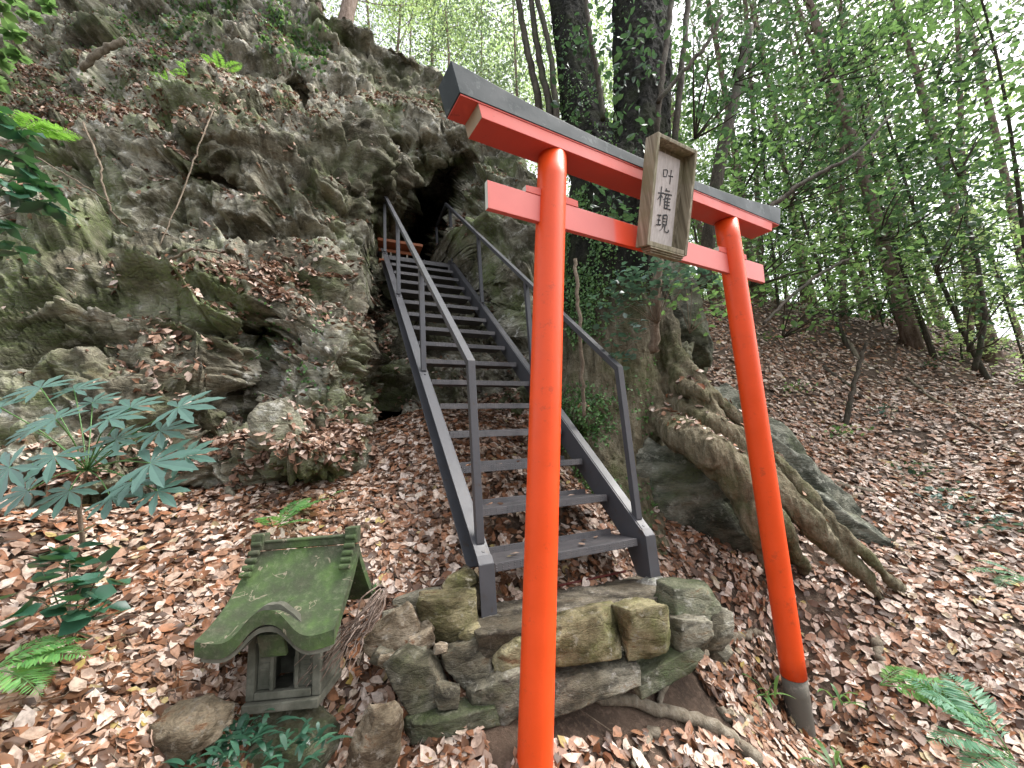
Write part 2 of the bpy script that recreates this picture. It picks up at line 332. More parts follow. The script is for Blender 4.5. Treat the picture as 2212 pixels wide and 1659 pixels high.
# ================================================================== GROUND: surveyed points -> smooth height field
GP = [(1735,1605,2.10),(1150,1620,1.42),(950,1600,1.42),(1400,1600,1.6),(620,1720,1.40),(300,1620,1.2),(0,1600,1.06),(-300,1500,1.0),
      (450,1300,1.72),(300,1150,2.05),(0,1150,1.75),(100,1320,1.55),(750,1180,2.15),(700,1300,1.85),(560,1080,2.45),(760,1050,2.75),(850,950,3.25),(900,1150,2.35),(900,1250,2.05),(1000,960,3.1),
      (1000,1100,2.55),(1200,1080,2.7),(1150,1240,2.2),(1280,1180,2.45),(1450,1180,2.65),(1600,1300,2.4),(1600,1450,2.12),(1850,1400,2.3),(2100,1500,2.0),(2200,1640,1.75),(1900,1640,1.85),
      (2200,1200,2.7),(2000,1000,3.9),(1800,1100,3.2),(1900,850,5.8),(1750,760,7.2),(2200,900,4.6),(2180,780,7.0),(1600,740,6.5),(1620,660,8.6),(1750,665,9.4),(1900,690,10.),(2050,715,9.5),(2200,745,8.4),
      (1480,900,4.2),(1350,800,4.6),(1250,1000,3.4),(2500,1000,3.4),(2500,800,6.5),(2600,1300,2.2)]
gp = np.array([unp(*g) for g in GP])
extra = np.array([[-3, 4, .1], [-5, 6, 1.0], [-2, 7, .6], [-6, 1, -.2], [-3, 1.2, -.45], [0, 8, 1.0], [0, 0, -1.45], [2, 0, -1.75], [4, 1, -1.8], [-2, -1, -1.1], [8, 3, -1.0], [12, 6, .6], [0, -3, -2.2], [6, -3, -2.6],
                  [-6, -3, -1.6], [6, 16, 2.6], [12, 16, 1.8], [0, 16, 2.2], [14, 10, 1.2], [-6, 16, 2], [20, 20, -1], [6, 26, -2], [-8, 28, -2], [26, 8, -2]])
gp = np.vstack([gp, extra])
def tps(r): return np.where(r > 1e-9, r*r*np.log(r+1e-12), 0)
_D = np.linalg.norm(gp[:, None, :2]-gp[None, :, :2], axis=2); _n = len(gp)
_A = np.zeros((_n+3, _n+3)); _A[:_n, :_n] = tps(_D)+np.eye(_n)*.02; _A[:_n, _n] = 1; _A[:_n, _n+1:] = gp[:, :2]; _A[_n:, :_n] = _A[:_n, _n:].T
_w = np.linalg.solve(_A, np.concatenate([gp[:, 2], [0, 0, 0]]))
def gz(x, y):
    x = np.atleast_1d(np.asarray(x, float)); y = np.atleast_1d(np.asarray(y, float)); out = np.zeros(len(x))
    for s in range(0, len(x), 20000):
        xx, yy = x[s:s+20000], y[s:s+20000]
        r = np.hypot(xx[:, None]-gp[None, :, 0], yy[:, None]-gp[None, :, 1])
        out[s:s+20000] = tps(r)@_w[:_n]+_w[_n]+_w[_n+1]*xx+_w[_n+2]*yy
    P = np.stack([x, y, x*0], -1); d = np.hypot(x, y)
    out += fbm(P*.9, 3, 5)*.07*np.clip(d/2.5, .25, 1.6) + fbm(P*3.1, 3, 9)*.022*np.clip(d/3, .5, 1.8)
    return out
def gz1(x, y): return float(gz(x, y)[0])
def gnorm(x, y, e=.04):
    n = np.stack([(gz(x-e, y)-gz(x+e, y))/(2*e), (gz(x, y-e)-gz(x, y+e))/(2*e), np.ones(len(np.atleast_1d(x)))], -1)
    return n/np.linalg.norm(n, axis=1)[:, None]
def on_ground(px, py, d0=.6, d1=30):
    """first point where the sight line through (px,py) meets the ground"""
    ds = np.exp(np.linspace(math.log(d0), math.log(d1), 400)); P = np.array([unp(px, py, d) for d in ds])
    below = P[:, 2] < gz(P[:, 0], P[:, 1]); i = int(np.argmax(below)) if below.any() else 399
    p = P[i].copy(); p[2] = gz1(p[0], p[1]); return p

a = np.linspace(-1, 1, 520); gxs = np.sinh(a*3.2)/math.sinh(3.2)*34+.6; b_ = np.linspace(-.55, 1, 520); gys = np.sinh(b_*3.3)/math.sinh(3.3)*52+2.0
X, Y = np.meshgrid(gxs, gys); x, y = X.ravel(), Y.ravel(); z = gz(x, y); z = np.maximum(z, -9)
V = np.stack([x, y, z+fbm(np.stack([x*14, y*14, x*0], -1), 3, 31)*.008], -1)
i = np.arange(519*519); r_, c_ = i//519, i % 519; q = r_*520+c_
tag(np_obj('ground', V, np.stack([q, q+1, q+521, q+520], -1), M_soil), kind='structure')

# ================================================================== CLIFF: depth table surveyed per direction, broken up by rock facets
cxs = np.array([-700, -300, 0, 150, 300, 450, 600, 700, 790, 850, 910, 960, 1050, 1150, 1300, 1500])
cys = np.array([-500, -200, 0, 100, 200, 300, 400, 500, 600, 700, 800, 900, 1000, 1100, 1250])
CT = np.array([
 [14, 14, 14, 13, 13, 13, 13, 13, 13, 13, 13, 13, 13, 13, 13, 13],
 [11, 11, 12, 12, 11, 10, 10, 10, 10, 10, 10, 10, 10, 10, 10, 10],
 [8.0, 8.5, 9.4, 9.6, 8.8, 7.6, 7.2, 7.6, 8.2, 8.6, 8.8, 9, 9, 9, 9, 9],
 [6.5, 7.0, 8.0, 8.1, 7.0, 6.2, 6.3, 6.9, 7.3, 7.6, 7.9, 8.0, 8, 8, 8, 8],
 [5.0, 5.5, 6.6, 6.5, 5.7, 5.1, 5.6, 6.0, 6.4, 6.7, 6.9, 7, 7, 7, 7, 7],
 [4.0, 4.2, 4.8, 4.6, 4.3, 4.2, 4.6, 5.0, 5.4, 6.0, 6.2, 6.3, 6.2, 6.1, 6, 6],
 [3.3, 3.4, 3.9, 4.1, 4.1, 4.2, 4.3, 4.5, 4.9, 5.7, 6.3, 6.2, 5.7, 5.6, 5.6, 5.6],
 [2.8, 2.9, 3.5, 3.8, 4.0, 4.2, 4.2, 4.4, 4.8, 6.1, 6.7, 6.1, 5.3, 5.2, 5.2, 5.2],
 [2.5, 2.6, 3.0, 3.1, 3.2, 3.3, 3.4, 3.7, 4.5, 6.2, 6.2, 5.8, 5.0, 4.8, 4.8, 4.8],
 [2.3, 2.4, 2.7, 2.8, 2.9, 3.1, 3.2, 3.3, 3.7, 5.0, 5.2, 5.0, 4.7, 4.5, 4.4, 4.4],
 [2.1, 2.2, 2.5, 2.6, 2.7, 3.0, 3.1, 3.1, 3.4, 4.3, 4.4, 4.4, 4.3, 4.2, 4.1, 4.1],
 [2.0, 2.0, 2.3, 2.4, 2.5, 2.8, 2.9, 2.9, 3.1, 4.0, 4.0, 4.0, 4.0, 3.9, 3.8, 3.8],
 [1.9, 1.9, 2.1, 2.2, 2.35, 2.5, 2.65, 2.7, 3.0, 3.9, 3.8, 3.8, 3.8, 3.7, 3.6, 3.6],
 [1.8, 1.8, 2.0, 2.15, 2.3, 2.5, 2.65, 2.8, 3.1, 3.9, 3.8, 3.8, 3.8, 3.7, 3.6, 3.6],
 [1.8, 1.8, 2.0, 2.15, 2.3, 2.5, 2.8, 3.0, 3.3, 4.0, 3.9, 3.9, 3.9, 3.8, 3.7, 3.7]])
crx = [-700, 300, 560, 640, 665, 700, 760, 850, 950, 1010, 1100, 1170, 1240, 1320, 1420, 1500]
cry = [-500, -420, -200, -60, 0, 45, 72, 112, 160, 230, 330, 400, 470, 570, 640, 720]
NX, NY, NB = 760, 560, 40
px = np.linspace(-700, 1500, NX); crest = np.interp(px, crx, cry)
def cdepth(pxa, pya):
    jx = np.interp(pxa, cxs, np.arange(len(cxs))); jy = np.interp(pya, cys, np.arange(len(cys)))
    sm = lambda t: np.floor(t)+(lambda f: .5*f+.5*f*f*(3-2*f))(t-np.floor(t))
    jx, jy = sm(jx), sm(jy); x0 = np.minimum(np.floor(jx).astype(int), len(cxs)-2); y0 = np.minimum(np.floor(jy).astype(int), len(cys)-2)
    fx, fy = jx-x0, jy-y0
    d = CT[y0, x0]*(1-fx)*(1-fy)+CT[y0, x0+1]*fx*(1-fy)+CT[y0+1, x0]*(1-fx)*fy+CT[y0+1, x0+1]*fx*fy
    def seg(ax, ay, bx, by, w, amt):     # a cleft cut into the rock along a line
        t = np.clip(((pxa-ax)*(bx-ax)+(pya-ay)*(by-ay))/((bx-ax)**2+(by-ay)**2), 0, 1)
        r = np.hypot(pxa-ax-t*(bx-ax), pya-ay-t*(by-ay)); return amt*np.exp(-(r/w)**2)
    d = d+seg(898, 550, 912, 465, 24, 4.0)+seg(916, 470, 970, 370, 11, 1.4)+seg(975, 370, 1010, 340, 9, .5)+seg(845, 540, 850, 515, 22, 1.2)
    d = d+seg(822, 640, 832, 700, 14, .9)+seg(845, 870, 836, 925, 9, .9)
    d = d+seg(600, 640, 570, 720, 24, .28)+seg(560, 720, 520, 860, 36, .22)+seg(540, 900, 430, 950, 30, .2)+seg(870, 290, 855, 330, 8, .5)
    d = d+seg(640, 180, 655, 215, 12, .6)+seg(430, 395, 500, 410, 30, .10)+seg(330, 560, 620, 575, 8, .12)
    d = d-seg(720, 990, 620, 985, 60, .34)-seg(770, 700, 720, 800, 40, .25)
    return d
T = np.linspace(0, 1, NY)
PX = np.repeat(px[None, :], NY, 0); PY = crest[None, :]+T[:, None]*(1280-crest[None, :])
D = cdepth(PX.ravel(), PY.ravel()).reshape(NY, NX)
S0 = unpA(PX, PY, D)
back = []
for kk in range(NB, 0, -1):                              # the top rolls over and runs back behind the crest
    t = (kk/NB)**1.5; p = S0[0].copy(); p[:, 1] += t*9; p[:, 0] += t*2.0; p[:, 2] -= .5*t*3+.15*min(1, kk/6.); back.append(p)
S = np.concatenate([np.array(back), S0], 0); NR = NY+NB
du = np.gradient(S, axis=1); dv = np.gradient(S, axis=0); N = np.cross(du, dv); N /= np.linalg.norm(N, axis=2)[..., None]+1e-9
toc = -(S/np.linalg.norm(S, axis=2)[..., None]); N = np.where(((N*toc).sum(2) < 0)[..., None], -N, N)
for _ in range(6):
    N[1:-1] = (N[:-2]+N[1:-1]*2+N[2:])/4; N[:, 1:-1] = (N[:, :-2]+N[:, 1:-1]*2+N[:, 2:])/4
N /= np.linalg.norm(N, axis=2)[..., None]+1e-9
P = S.reshape(-1, 3); Nf = N.reshape(-1, 3)
nb = np.array([.45, -.35, .82]); nb /= np.linalg.norm(nb)
nb2 = np.array([.86, -.32, -.25]); nb2 /= np.linalg.norm(nb2)
wob = np.stack([fbm(P*1.3, 3, 40), fbm(P*1.3, 3, 50), fbm(P*1.3, 3, 60)], -1)*.22
Pw = P+wob; bl = np.clip((1.55-P[:, 2]+fbm(P*.8, 2, 61)*.5)/.5, 0, 1)[:, None]; st = Pw+(Pw@nb)[:, None]*nb[None, :]*1.0*(1-bl)+(Pw@nb2)[:, None]*nb2[None, :]*1.5*bl
rnd = np.clip(np.linalg.norm(P, axis=1)/3.2, .6, 2.0)
disp = facets(st*.8, 203, 1.2)*.15 + facets(st*2.2+9, 13, 1.2)*.07 + facets(st*5.5+4, 23, 1.2)*.020
disp = disp.reshape(NR, NX); disp[1:-1] = (disp[:-2]+disp[1:-1]*2+disp[2:])/4; disp[:, 1:-1] = (disp[:, :-2]+disp[:, 1:-1]*2+disp[:, 2:])/4
disp = disp.ravel()+facets(Pw*10, 33, 1.2)*.009+facets(Pw*22, 43, 1.0)*.006
rnd = np.clip(rnd, .6, 1.5)
disp = disp*rnd + fbm(P*2.2, 3, 66)*.06 + fbm(P*30, 3, 77)*.008
lowm = np.clip((1.3-P[:, 2])/.5, 0, 1)*np.clip((-.3-P[:, 0])/.5, 0, 1)
disp = disp+lowm*(fbm(Pw*np.array([4.5, 4.5, .9]), 3, 81)*.10+facets(Pw*np.array([5, 5, 1.3]), 83, 1)*.045)
ck = lambda q, k, w: np.exp(-(fbm(q, 3, k)/w)**2)
disp = disp-.085*ck(Pw*np.array([1.5, 1.5, .45]), 101, .035)-.05*ck(Pw*np.array([3.4, 3.4, 1.0])+5, 105, .045)-.05*ck(st*1.3+9, 109, .03)
disp = disp-.03*ck(Pw*np.array([7, 7, 2.6])+3, 113, .06)
V = P+Nf*(disp*.9)[:, None]
# the passage the staircase climbs through is free of rock
_so = np.array([-.1523, 1.9927, -.4351]); _d = np.array([math.sin(-.4311), math.cos(-.4311), 0]); _w2 = np.array([math.cos(.4311), math.sin(.4311), 0])
rel = V-_so; t_ = rel@_d; s_ = rel@_w2; tt_ = np.minimum((rel[:, 2]+.42)/.993, 4.7)+disp*.9
tt_ = tt_+facets(V*np.array([2.2, 2.2, 2.2]), 93, 1.1)*.13+fbm(V*4, 3, 95)*.10; nz_ = fbm(V*1.7, 3, 97); hi_ = np.clip((rel[:, 2]-3.0)/1.2, 0, 1)
s_ = s_+nz_*.16*(rel[:, 2] > 2.6); w_ = np.clip((s_+.42-.36*hi_)/.25, 0, 1)*np.clip((1.30-.62*hi_-s_)/.28, 0, 1)*np.clip((4.15+nz_*.5-rel[:, 2])/.45, 0, 1); w_ = w_*w_*(3-2*w_)*((t_ < tt_) & (rel[:, 2] > -.42) & (rel[:, 2] < 4.9)); V = V+_d*(np.maximum(tt_-t_, 0)*w_)[:, None]
CL_V = V.reshape(NR, NX, 3)
i = np.arange((NR-1)*(NX-1)); q = (i//(NX-1))*NX+i % (NX-1)
CL_F = np.stack([q, q+NX, q+NX+1, q+1], -1)
tag(np_obj('cliff', V, CL_F, M_cliff), kind='structure')
def on_cliff(px_, py_):
    c = int(np.interp(px_, px, np.arange(NX))); ys = lens_px(CL_V[NB:, c])[1]; r = int(np.argmin(abs(ys-py_)))
    return CL_V[NB+r, c].copy()

# ================================================================== fallen leaves
LV = np.array([[0, -.5, 0], [-.24, -.22, 0], [0, -.2, .0], [.24, -.22, 0], [-.27, .12, 0], [0, .14, 0], [.27, .12, 0], [0, .5, 0]])
LT = np.array([[0, 2, 1], [0, 3, 2], [4, 5, 7], [5, 6, 7]]); LQ = np.array([[1, 2, 5, 4], [2, 3, 6, 5]])
def frames(Nn, rng, tilt):
    n = Nn+rng.normal(0, 1, Nn.shape)*tilt[:, None]; n /= np.linalg.norm(n, axis=1)[:, None]
    t = rng.normal(0, 1, Nn.shape); t -= n*(t*n).sum(1)[:, None]; t /= np.linalg.norm(t, axis=1)[:, None]
    return np.cross(t, n), t, n
def leaves(P, Nn, size, rng, tilt=.3, curl=.35, width=1.0, frame=None, fold=.2):
    n = len(P); size = np.broadcast_to(size, (n,)); ex, ey, ez = frame or frames(Nn, rng, np.broadcast_to(tilt, (n,)))
    L = np.repeat(LV[None], n, 0).copy(); L[..., 0] *= (width*rng.uniform(.75, 1.25, n))[:, None]
    curl = curl*rng.uniform(.3, 1.3, n); cu = rng.normal(0, 1, n)*curl; cf = fold+rng.normal(0, .8, n)*curl; cw = rng.normal(0, .5, n)*curl
    L[..., 2] += cu[:, None]*L[..., 1]**2*1.6 + cf[:, None]*np.abs(L[..., 0])*1.1 + cw[:, None]*L[..., 0]*L[..., 1]*3
    L[..., 0] += (rng.normal(0, .25, n))[:, None]*(L[..., 1]**2)
    L += rng.normal(0, .022, L.shape); L *= size[:, None, None]
    W = P[:, None]+L[..., :1]*ex[:, None]+L[..., 1:2]*ey[:, None]+L[..., 2:]*ez[:, None]
    b0 = (np.arange(n)*8)[:, None, None]
    return W.reshape(-1, 3), [(b0+LT[None]).reshape(-1, 3), (b0+LQ[None]).reshape(-1, 4)]
rng = np.random.default_rng(7)
def in_platform(x, y):      # keep the stone footing and the shrine free
    ox, oy = x-.12, y-2.02; u = ox*.906+oy*.42; v = -ox*.42+oy*.906
    return (np.abs(u-.12) < .56) & (v > -.30) & (v < .12)
n0 = 330000
ang = rng.uniform(R(-72), R(74), n0); rad = np.exp(rng.uniform(math.log(.9), math.log(13.5), n0)); x = np.sin(ang)*rad; y = np.cos(ang)*rad
dens = np.clip(.62+.75*fbm(np.stack([x*1.6, y*1.6, x*0], -1), 3, 99), .12, 1)
bare = np.exp(-(((x-.40)/.8)**2+((y-1.60)/.34)**2)); dens *= 1-.86*bare
keep = (rng.random(n0) < dens*np.clip(rad/2.3, .34, 1)*np.where(rad>3,1.15,1)) & ~in_platform(x, y)
x, y, rad = x[keep], y[keep], rad[keep]
z = gz(x, y); G = gnorm(x, y); P = np.stack([x, y, z], -1)
sx, sy, dd = lens_px(P); ok = (dd > .3) & (sx > -900) & (sx < 3900) & (sy > 500) & (sy < 2500); P, G, rad = P[ok], G[ok], rad[ok]
lift = rng.uniform(.004, .03, len(P)); sz = (.025+.064*rng.beta(1.7, 2.1, len(P)))*np.clip(.85+rad*.05, .9, 1.5)
_so = np.array([-.1523, 1.9927, -.4351]); _d = np.array([math.sin(-.4311), math.cos(-.4311), 0]); _w2 = np.array([math.cos(.4311), math.sin(.4311), 0]); ex_ = []
for k, t, s in ((0, .05, .12), (0, .09, .16), (0, .04, .52), (0, .14, .60), (0, .17, .70), (0, .12, .30), (1, .10, .12), (1, .12, .20), (1, .17, .16), (1, .10, .66), (2, .10, .1), (2, .12, .3), (2, .15, .45), (3, .1, .2), (3, .14, .5), (4, .1, .6), (5, .12, .2), (7, .1, .5), (9, .1, .3), (11, .1, .5), (12, .1, .2)):
    ex_.append(_so+_d*(.2257*k+t)+_w2*s+np.array([0, 0, .2241*k+.008]))
for k in range(34): ex_.append(_so+_d*rng.uniform(-.16, .3)+_w2*rng.uniform(-.05, .9)+np.array([0, 0, -.262]))
ex_ = np.array(ex_); eg = np.tile([0, 0, 1.], (len(ex_), 1))
P2 = np.vstack([P+G*lift[:, None], ex_]); G2 = np.vstack([G, eg]); sz = np.concatenate([sz, rng.uniform(.035, .065, len(ex_))])
V, F = leaves(P2, G2, sz, rng, np.concatenate([.05+.5*rng.random(len(P))**2, np.full(len(ex_), .12)]), .28)
print('ground leaves', len(P))
tag(np_obj('fallen_leaves', V, F, M_litter), kind='stuff')
tw = rng.choice(len(P), 9000); L_ = rng.uniform(.03, .16, 9000); dr = rng.normal(0, 1, (9000, 3)); dr -= G[tw]*(dr*G[tw]).sum(1)[:, None]; dr /= np.linalg.norm(dr, axis=1)[:, None]; dr += G[tw]*rng.normal(.05, .12, (9000, 1))
sdv_ = np.cross(dr, G[tw]); b0 = P[tw]+G[tw]*.018; wd = rng.uniform(.0007, .0022, (9000, 1)); ln = dr*L_[:, None]; kn = rng.normal(0, .12, (9000, 1))*sdv_*L_[:, None]; V_ = []
for a_, q_ in ((0, 1), (.5, .9), (1, .4)):
    c_ = b0+ln*a_+kn*(1 if a_ == .5 else 0); V_ += [c_-sdv_*wd*q_, c_+sdv_*wd*q_, c_+G[tw]*wd*q_*1.6]
V_ = np.stack(V_, 1).reshape(-1, 3); o_ = (np.arange(9000)*9)[:, None, None]; fq = np.array([[0, 1, 4, 3], [1, 2, 5, 4], [2, 0, 3, 5], [3, 4, 7, 6], [4, 5, 8, 7], [5, 3, 6, 8]])
tag(np_obj('twig_litter', V_, (o_+fq[None]).reshape(-1, 4), M_twig), kind='stuff')
# leaves lodged on the cliff ledges
fn = np.cross(CL_V[1:, :-1]-CL_V[:-1, :-1], CL_V[:-1, 1:]-CL_V[:-1, :-1]); ar = np.linalg.norm(fn, axis=2); fn /= ar[..., None]+1e-12
cen = (CL_V[1:, :-1]+CL_V[:-1, 1:])/2; sgn = np.sign((fn*-cen).sum(2)); fn *= sgn[..., None]
smn = np.cross(CL_V[12:, :-12]-CL_V[:-12, :-12], CL_V[:-12, 12:]-CL_V[:-12, :-12]); smn /= np.linalg.norm(smn, axis=2)[..., None]
smn = np.pad(smn, ((5, 6), (5, 6), (0, 0)), 'edge')[:ar.shape[0], :ar.shape[1]]; smn *= np.sign((smn*-cen).sum(2))[..., None]
d2 = (cen**2).sum(2); flat = np.clip((fn[..., 2]*.45+smn[..., 2]*.55-.34)/.3, 0, 1)
patch = np.clip(.35+1.6*fbm(cen.reshape(-1, 3)*1.1, 3, 88).reshape(ar.shape), .03, 1)
cpx, cpy, _ = lens_px(cen); soil = np.exp(-(((cpx-120)/330)**2+((cpy-200)/125)**2))*1.6 + .9*np.exp(-(((cpx-430)/190)**2+((cpy-610)/38)**2)) + .45*np.exp(-(((cpx-520)/150)**2+((cpy-990)/60)**2)) + 1.3*np.exp(-(((cpx-150)/300)**2+((cpy-1080)/55)**2)) + .6*np.exp(-(((cpx-780)/60)**2+((cpy-960)/60)**2)) + .7*np.exp(-(((cpx-330)/70)**2+((cpy-750)/50)**2))+.5*np.exp(-(((cpx-850)/200)**2+((cpy-215)/20)**2))
wgt = (ar*flat*patch/np.clip(d2, 3, None)**.8*(1+4*soil)+ar*.7*soil*np.clip((smn[..., 2]-.0)/.4, 0, 1)/np.clip(d2, 3, None)**.8)*(cpy > -40)*(cpx > -60)*(cpx < 1400); wgt = wgt.ravel()
idx = rng.choice(len(wgt), 34000, p=wgt/wgt.sum()); P = cen.reshape(-1, 3)[idx]; G = fn.reshape(-1, 3)[idx]*.5+np.array([0, 0, .5]); G /= np.linalg.norm(G, axis=1)[:, None]
V, F = leaves(P+G*.012+rng.normal(0, .01, P.shape), G, rng.uniform(.035, .08, len(P)), rng, rng.uniform(.1, .6, len(P)))
tag(np_obj('ledge_leaves', V, F, M_litter2), kind='stuff')

# ================================================================== TORII
TO = np.array([.74239, 1.80164, .99846])
TR = np.array([[.86265873, -.50439902, .03743734], [.50566084, .8584293, -.08605963], [.01127108, .09317068, .99558635]])
TL = lambda u, v, w: TO+TR@np.array([u, v, w])
gate_foot = TL(0, 0, -2.35)
gate = tag(empty('torii_gate', gate_foot), 'vermilion wooden shrine gate with a black top beam standing in front of the steel stairs', 'shrine gate')
S2, KK = .621, .0863
def pil_pt(s, w): return TL(s*(S2-KK*w), 0, w)
for s in (-1, 1):
    foot = -2.75; ws = np.linspace(-2.19, .2528, 24); mb = MB()
    mb.tube([pil_pt(s, w) for w in ws], .06, 40, True); mb.build('pillar', M_verm, gate, True)
    mb = MB(); mb.tube([pil_pt(s, w) for w in np.linspace(foot, -2.195, 8)], .0592, 36, True); o = mb.build('pillar_base', M_sleeve, gate, True); o['label'] = 'bare grey foot of the pillar'
def bar(mb, u0, u1, v0, v1, w0, w1, lift=None, n=28, mi=0, mie=1, slant=0):
    us = np.linspace(u0, u1, n); V = []
    for k, u in enumerate(us):
        l = lift(u) if lift else 0
        for v, w in ((v0, w0), (v1, w0), (v1, w1+l), (v0, w1+l)):
            sh = slant*(w-w0)*(1 if k == n-1 else -1 if k == 0 else 0)
            V.append(TL(u+sh, v, w))
    F = [(i*4+j, (i+1)*4+j, (i+1)*4+(j+1) % 4, i*4+(j+1) % 4) for i in range(n-1) for j in range(4)]
    mb.add(V, F, mi); mb.n -= len(V); mb.v.pop(); mb.add(V, [(0, 1, 2, 3), tuple((n-1)*4+j for j in (3, 2, 1, 0))], mie)
mb = MB(); bar(mb, -.9133, .9154, -.0112, .0112, -.0553, .0553, n=40)
# the tie beam keeps its unfaded orange where the plaque used to shade it
m, nt, b = newmat('tie_beam_paint'); v = coords(nt, kind='World'); n1 = noise(nt, v, 9, 5, .6)
sx_ = nt.nodes.new('ShaderNodeSeparateXYZ'); nt.links.new(v, sx_.inputs[0])
us = nt.nodes.new('ShaderNodeVectorMath'); us.operation = 'DOT_PRODUCT'; us.inputs[1].default_value = tuple(TR[:, 0]); nt.links.new(v, us.inputs[0])
u0 = float(TO@TR[:, 0]); mr = nt.nodes.new('ShaderNodeMapRange'); mr.inputs[1].default_value = u0-1; mr.inputs[2].default_value = u0+1; nt.links.new(us.outputs['Value'], mr.inputs[0])
fac = ramp(nt, mr.outputs[0], [(.0, (0,)*3), (.355, (0,)*3), (.365, (1,)*3), (.56, (1,)*3), (.57, (0,)*3)]).outputs[0]
c = mixc(nt, fac, mixc(nt, n1, (.56, .10, .08), (.66, .14, .11)), (.78, .055, .008)); nt.links.new(c, b.inputs['Base Color']); b.inputs['Roughness'].default_value = .42
mb.build('tie_beam', [m, M_white], gate, False, .002)
mb = MB(); bar(mb, -.9536, .9551, -.0606, .0606, .2528, .3060, n=40, slant=.25); mb.build('lintel', [M_vermf, M_wend], gate, False, .002)
lift = lambda u: .052+.062*(abs(u)/1.04)**2.3
mb = MB(); bar(mb, -1.036, 1.04, -.0625, .0625, .3062, .3118, n=40, mie=0); mb.build('soffit_board', M_vermf, gate, False)
mb = MB(); bar(mb, -1.04, 1.045, -.0655, .0655, .3122, .3122, lift=lambda u: lift(u)-.004, n=60, mie=0, slant=.28); mb.build('ridge_beam', M_black, gate, False, .002)
for s in (-1, 1):          # wedges over the tie beam beside each pillar
    for q in (-1, 1):
        uc = s*(S2-KK*.07); a0, a1 = (uc+.052, uc+.13) if q > 0 else (uc-.052, uc-.13)
        mb = MB(); h0, h1 = (.034, .028) if q > 0 else (.034, .026)
        V = [TL(a0, -.013, .0558), TL(a1, -.013, .0558), TL(a1, .013, .0558), TL(a0, .013, .0558), TL(a0, -.013, .0558+h0), TL(a1, -.013, .0558+h1), TL(a1, .013, .0558+h1), TL(a0, .013, .0558+h0)]
        mb.add(V, [(0, 1, 5, 4), (3, 7, 6, 2), (0, 3, 2, 1), (4, 5, 6, 7), (0, 4, 7, 3)], 0); mb.n -= 8; mb.v.pop(); mb.add(V, [(1, 2, 6, 5)], 1)
        mb.build('wedge', [M_vermf, M_white], gate, False, .001)
# plaque: deep weathered frame tilted forward, pale board with brushed characters
c_, s_ = math.cos(.2163), math.sin(.2163); PRX = TR@np.array([[1, 0, 0], [0, c_, -s_], [0, s_, c_]]); PC = TL(-.0366, -.1092, .1636)
PL = lambda a, d, h: PC+PRX@np.array([a, d, h])
W2, H2, T2, th = .135, .24, .0345, .017
mb = MB()
for sx in (-1, 1): mb.box(PL(sx*(W2-th/2), 0, 0), (th/2, T2, H2), PRX)
mb.box(PL(0, 0, H2-th/2), (W2-th-.0005, T2-.002, th/2), PRX)
mb.box(PL(0, -.002, -H2+.012), (W2-th-.0005, T2-.005, .011), PRX)
for k in range(3): mb.box(PL(.004+k*.003, -.004, -H2-.0045-k*.0085), (W2-.020-k*.004, T2-.004-k*.006, .0036), PRX)
mb.box(PL(0, T2-.006, 0), (W2-th-.001, .005, H2-th-.001), PRX)
pf = mb.build('plaque', M_frame, gate, False, .0025)
mb = MB(); mb.box(PL(-.004, T2-.0165, -.004), (.083, .004, .203), PRX); mb.build('plaque_board', M_board, pf, False, .001)
mb = MB()
def stroke(pts, w0=.0062, w1=.0062, k=14):
    pts = smoothline(pts, k); tt = np.gradient(pts, axis=0); tt /= np.linalg.norm(tt, axis=1)[:, None]+1e-9; nn = np.stack([-tt[:, 1], tt[:, 0]], 1)
    ww = np.linspace(w0, w1, k)*(1+.25*np.sin(np.linspace(0, 7, k)+pts[0, 0]*90))/2; V = []
    for p, n_, w in zip(pts, nn, ww):
        for q in (-1, 1): V.append(PL(p[0]+n_[0]*w*q, T2-.0215-stroke.z, p[1]+n_[1]*w*q))
    mb.add(V, [(2*i, 2*i+1, 2*i+3, 2*i+2) for i in range(k-1)]); stroke.z += .00006
stroke.z = 0
def glyph(cx, cy, s, lines):
    for L, a, b_ in lines: stroke([(cx+x*s, cy+y*s) for x, y in L], a*s, b_*s)
G1 = [([(-.9, .55), (-.82, -.4)], .17, .13), ([(-.85, .5), (-.2, .58), (-.3, -.25)], .14, .15), ([(-.8, -.3), (-.3, -.22)], .12, .12), ([(.05, .0), (.95, .12)], .13, .18), ([(.5, .85), (.48, -.95)], .18, .12)]
G2 = [([(-1., .25), (-.2, .42)], .13, .13), ([(-.6, .95), (-.58, -.85)], .17, .12), ([(-.6, .3), (-.8, -.15), (-1.05, -.4)], .14, .04), ([(-.55, .2), (-.3, -.05)], .12, .1),
      ([(.1, .95), (-.05, .62)], .14, .06), ([(0, .72), (.6, .8)], .11, .13), ([(-.2, .38), (.95, .5)], .12, .17), ([(.2, .4), (.0, .0), (-.25, -.25)], .13, .05),
      ([(.02, .05), (.05, -1.)], .14, .12), ([(.5, .4), (.42, .12)], .11, .08), ([(.1, .02), (.8, .1)], .1, .12), ([(.1, -.3), (.75, -.24)], .1, .12), ([(.1, -.6), (.75, -.55)], .1, .12), ([(.1, -.93), (.95, -.9)], .11, .15), ([(.42, .1), (.42, -.9)], .12, .11)]
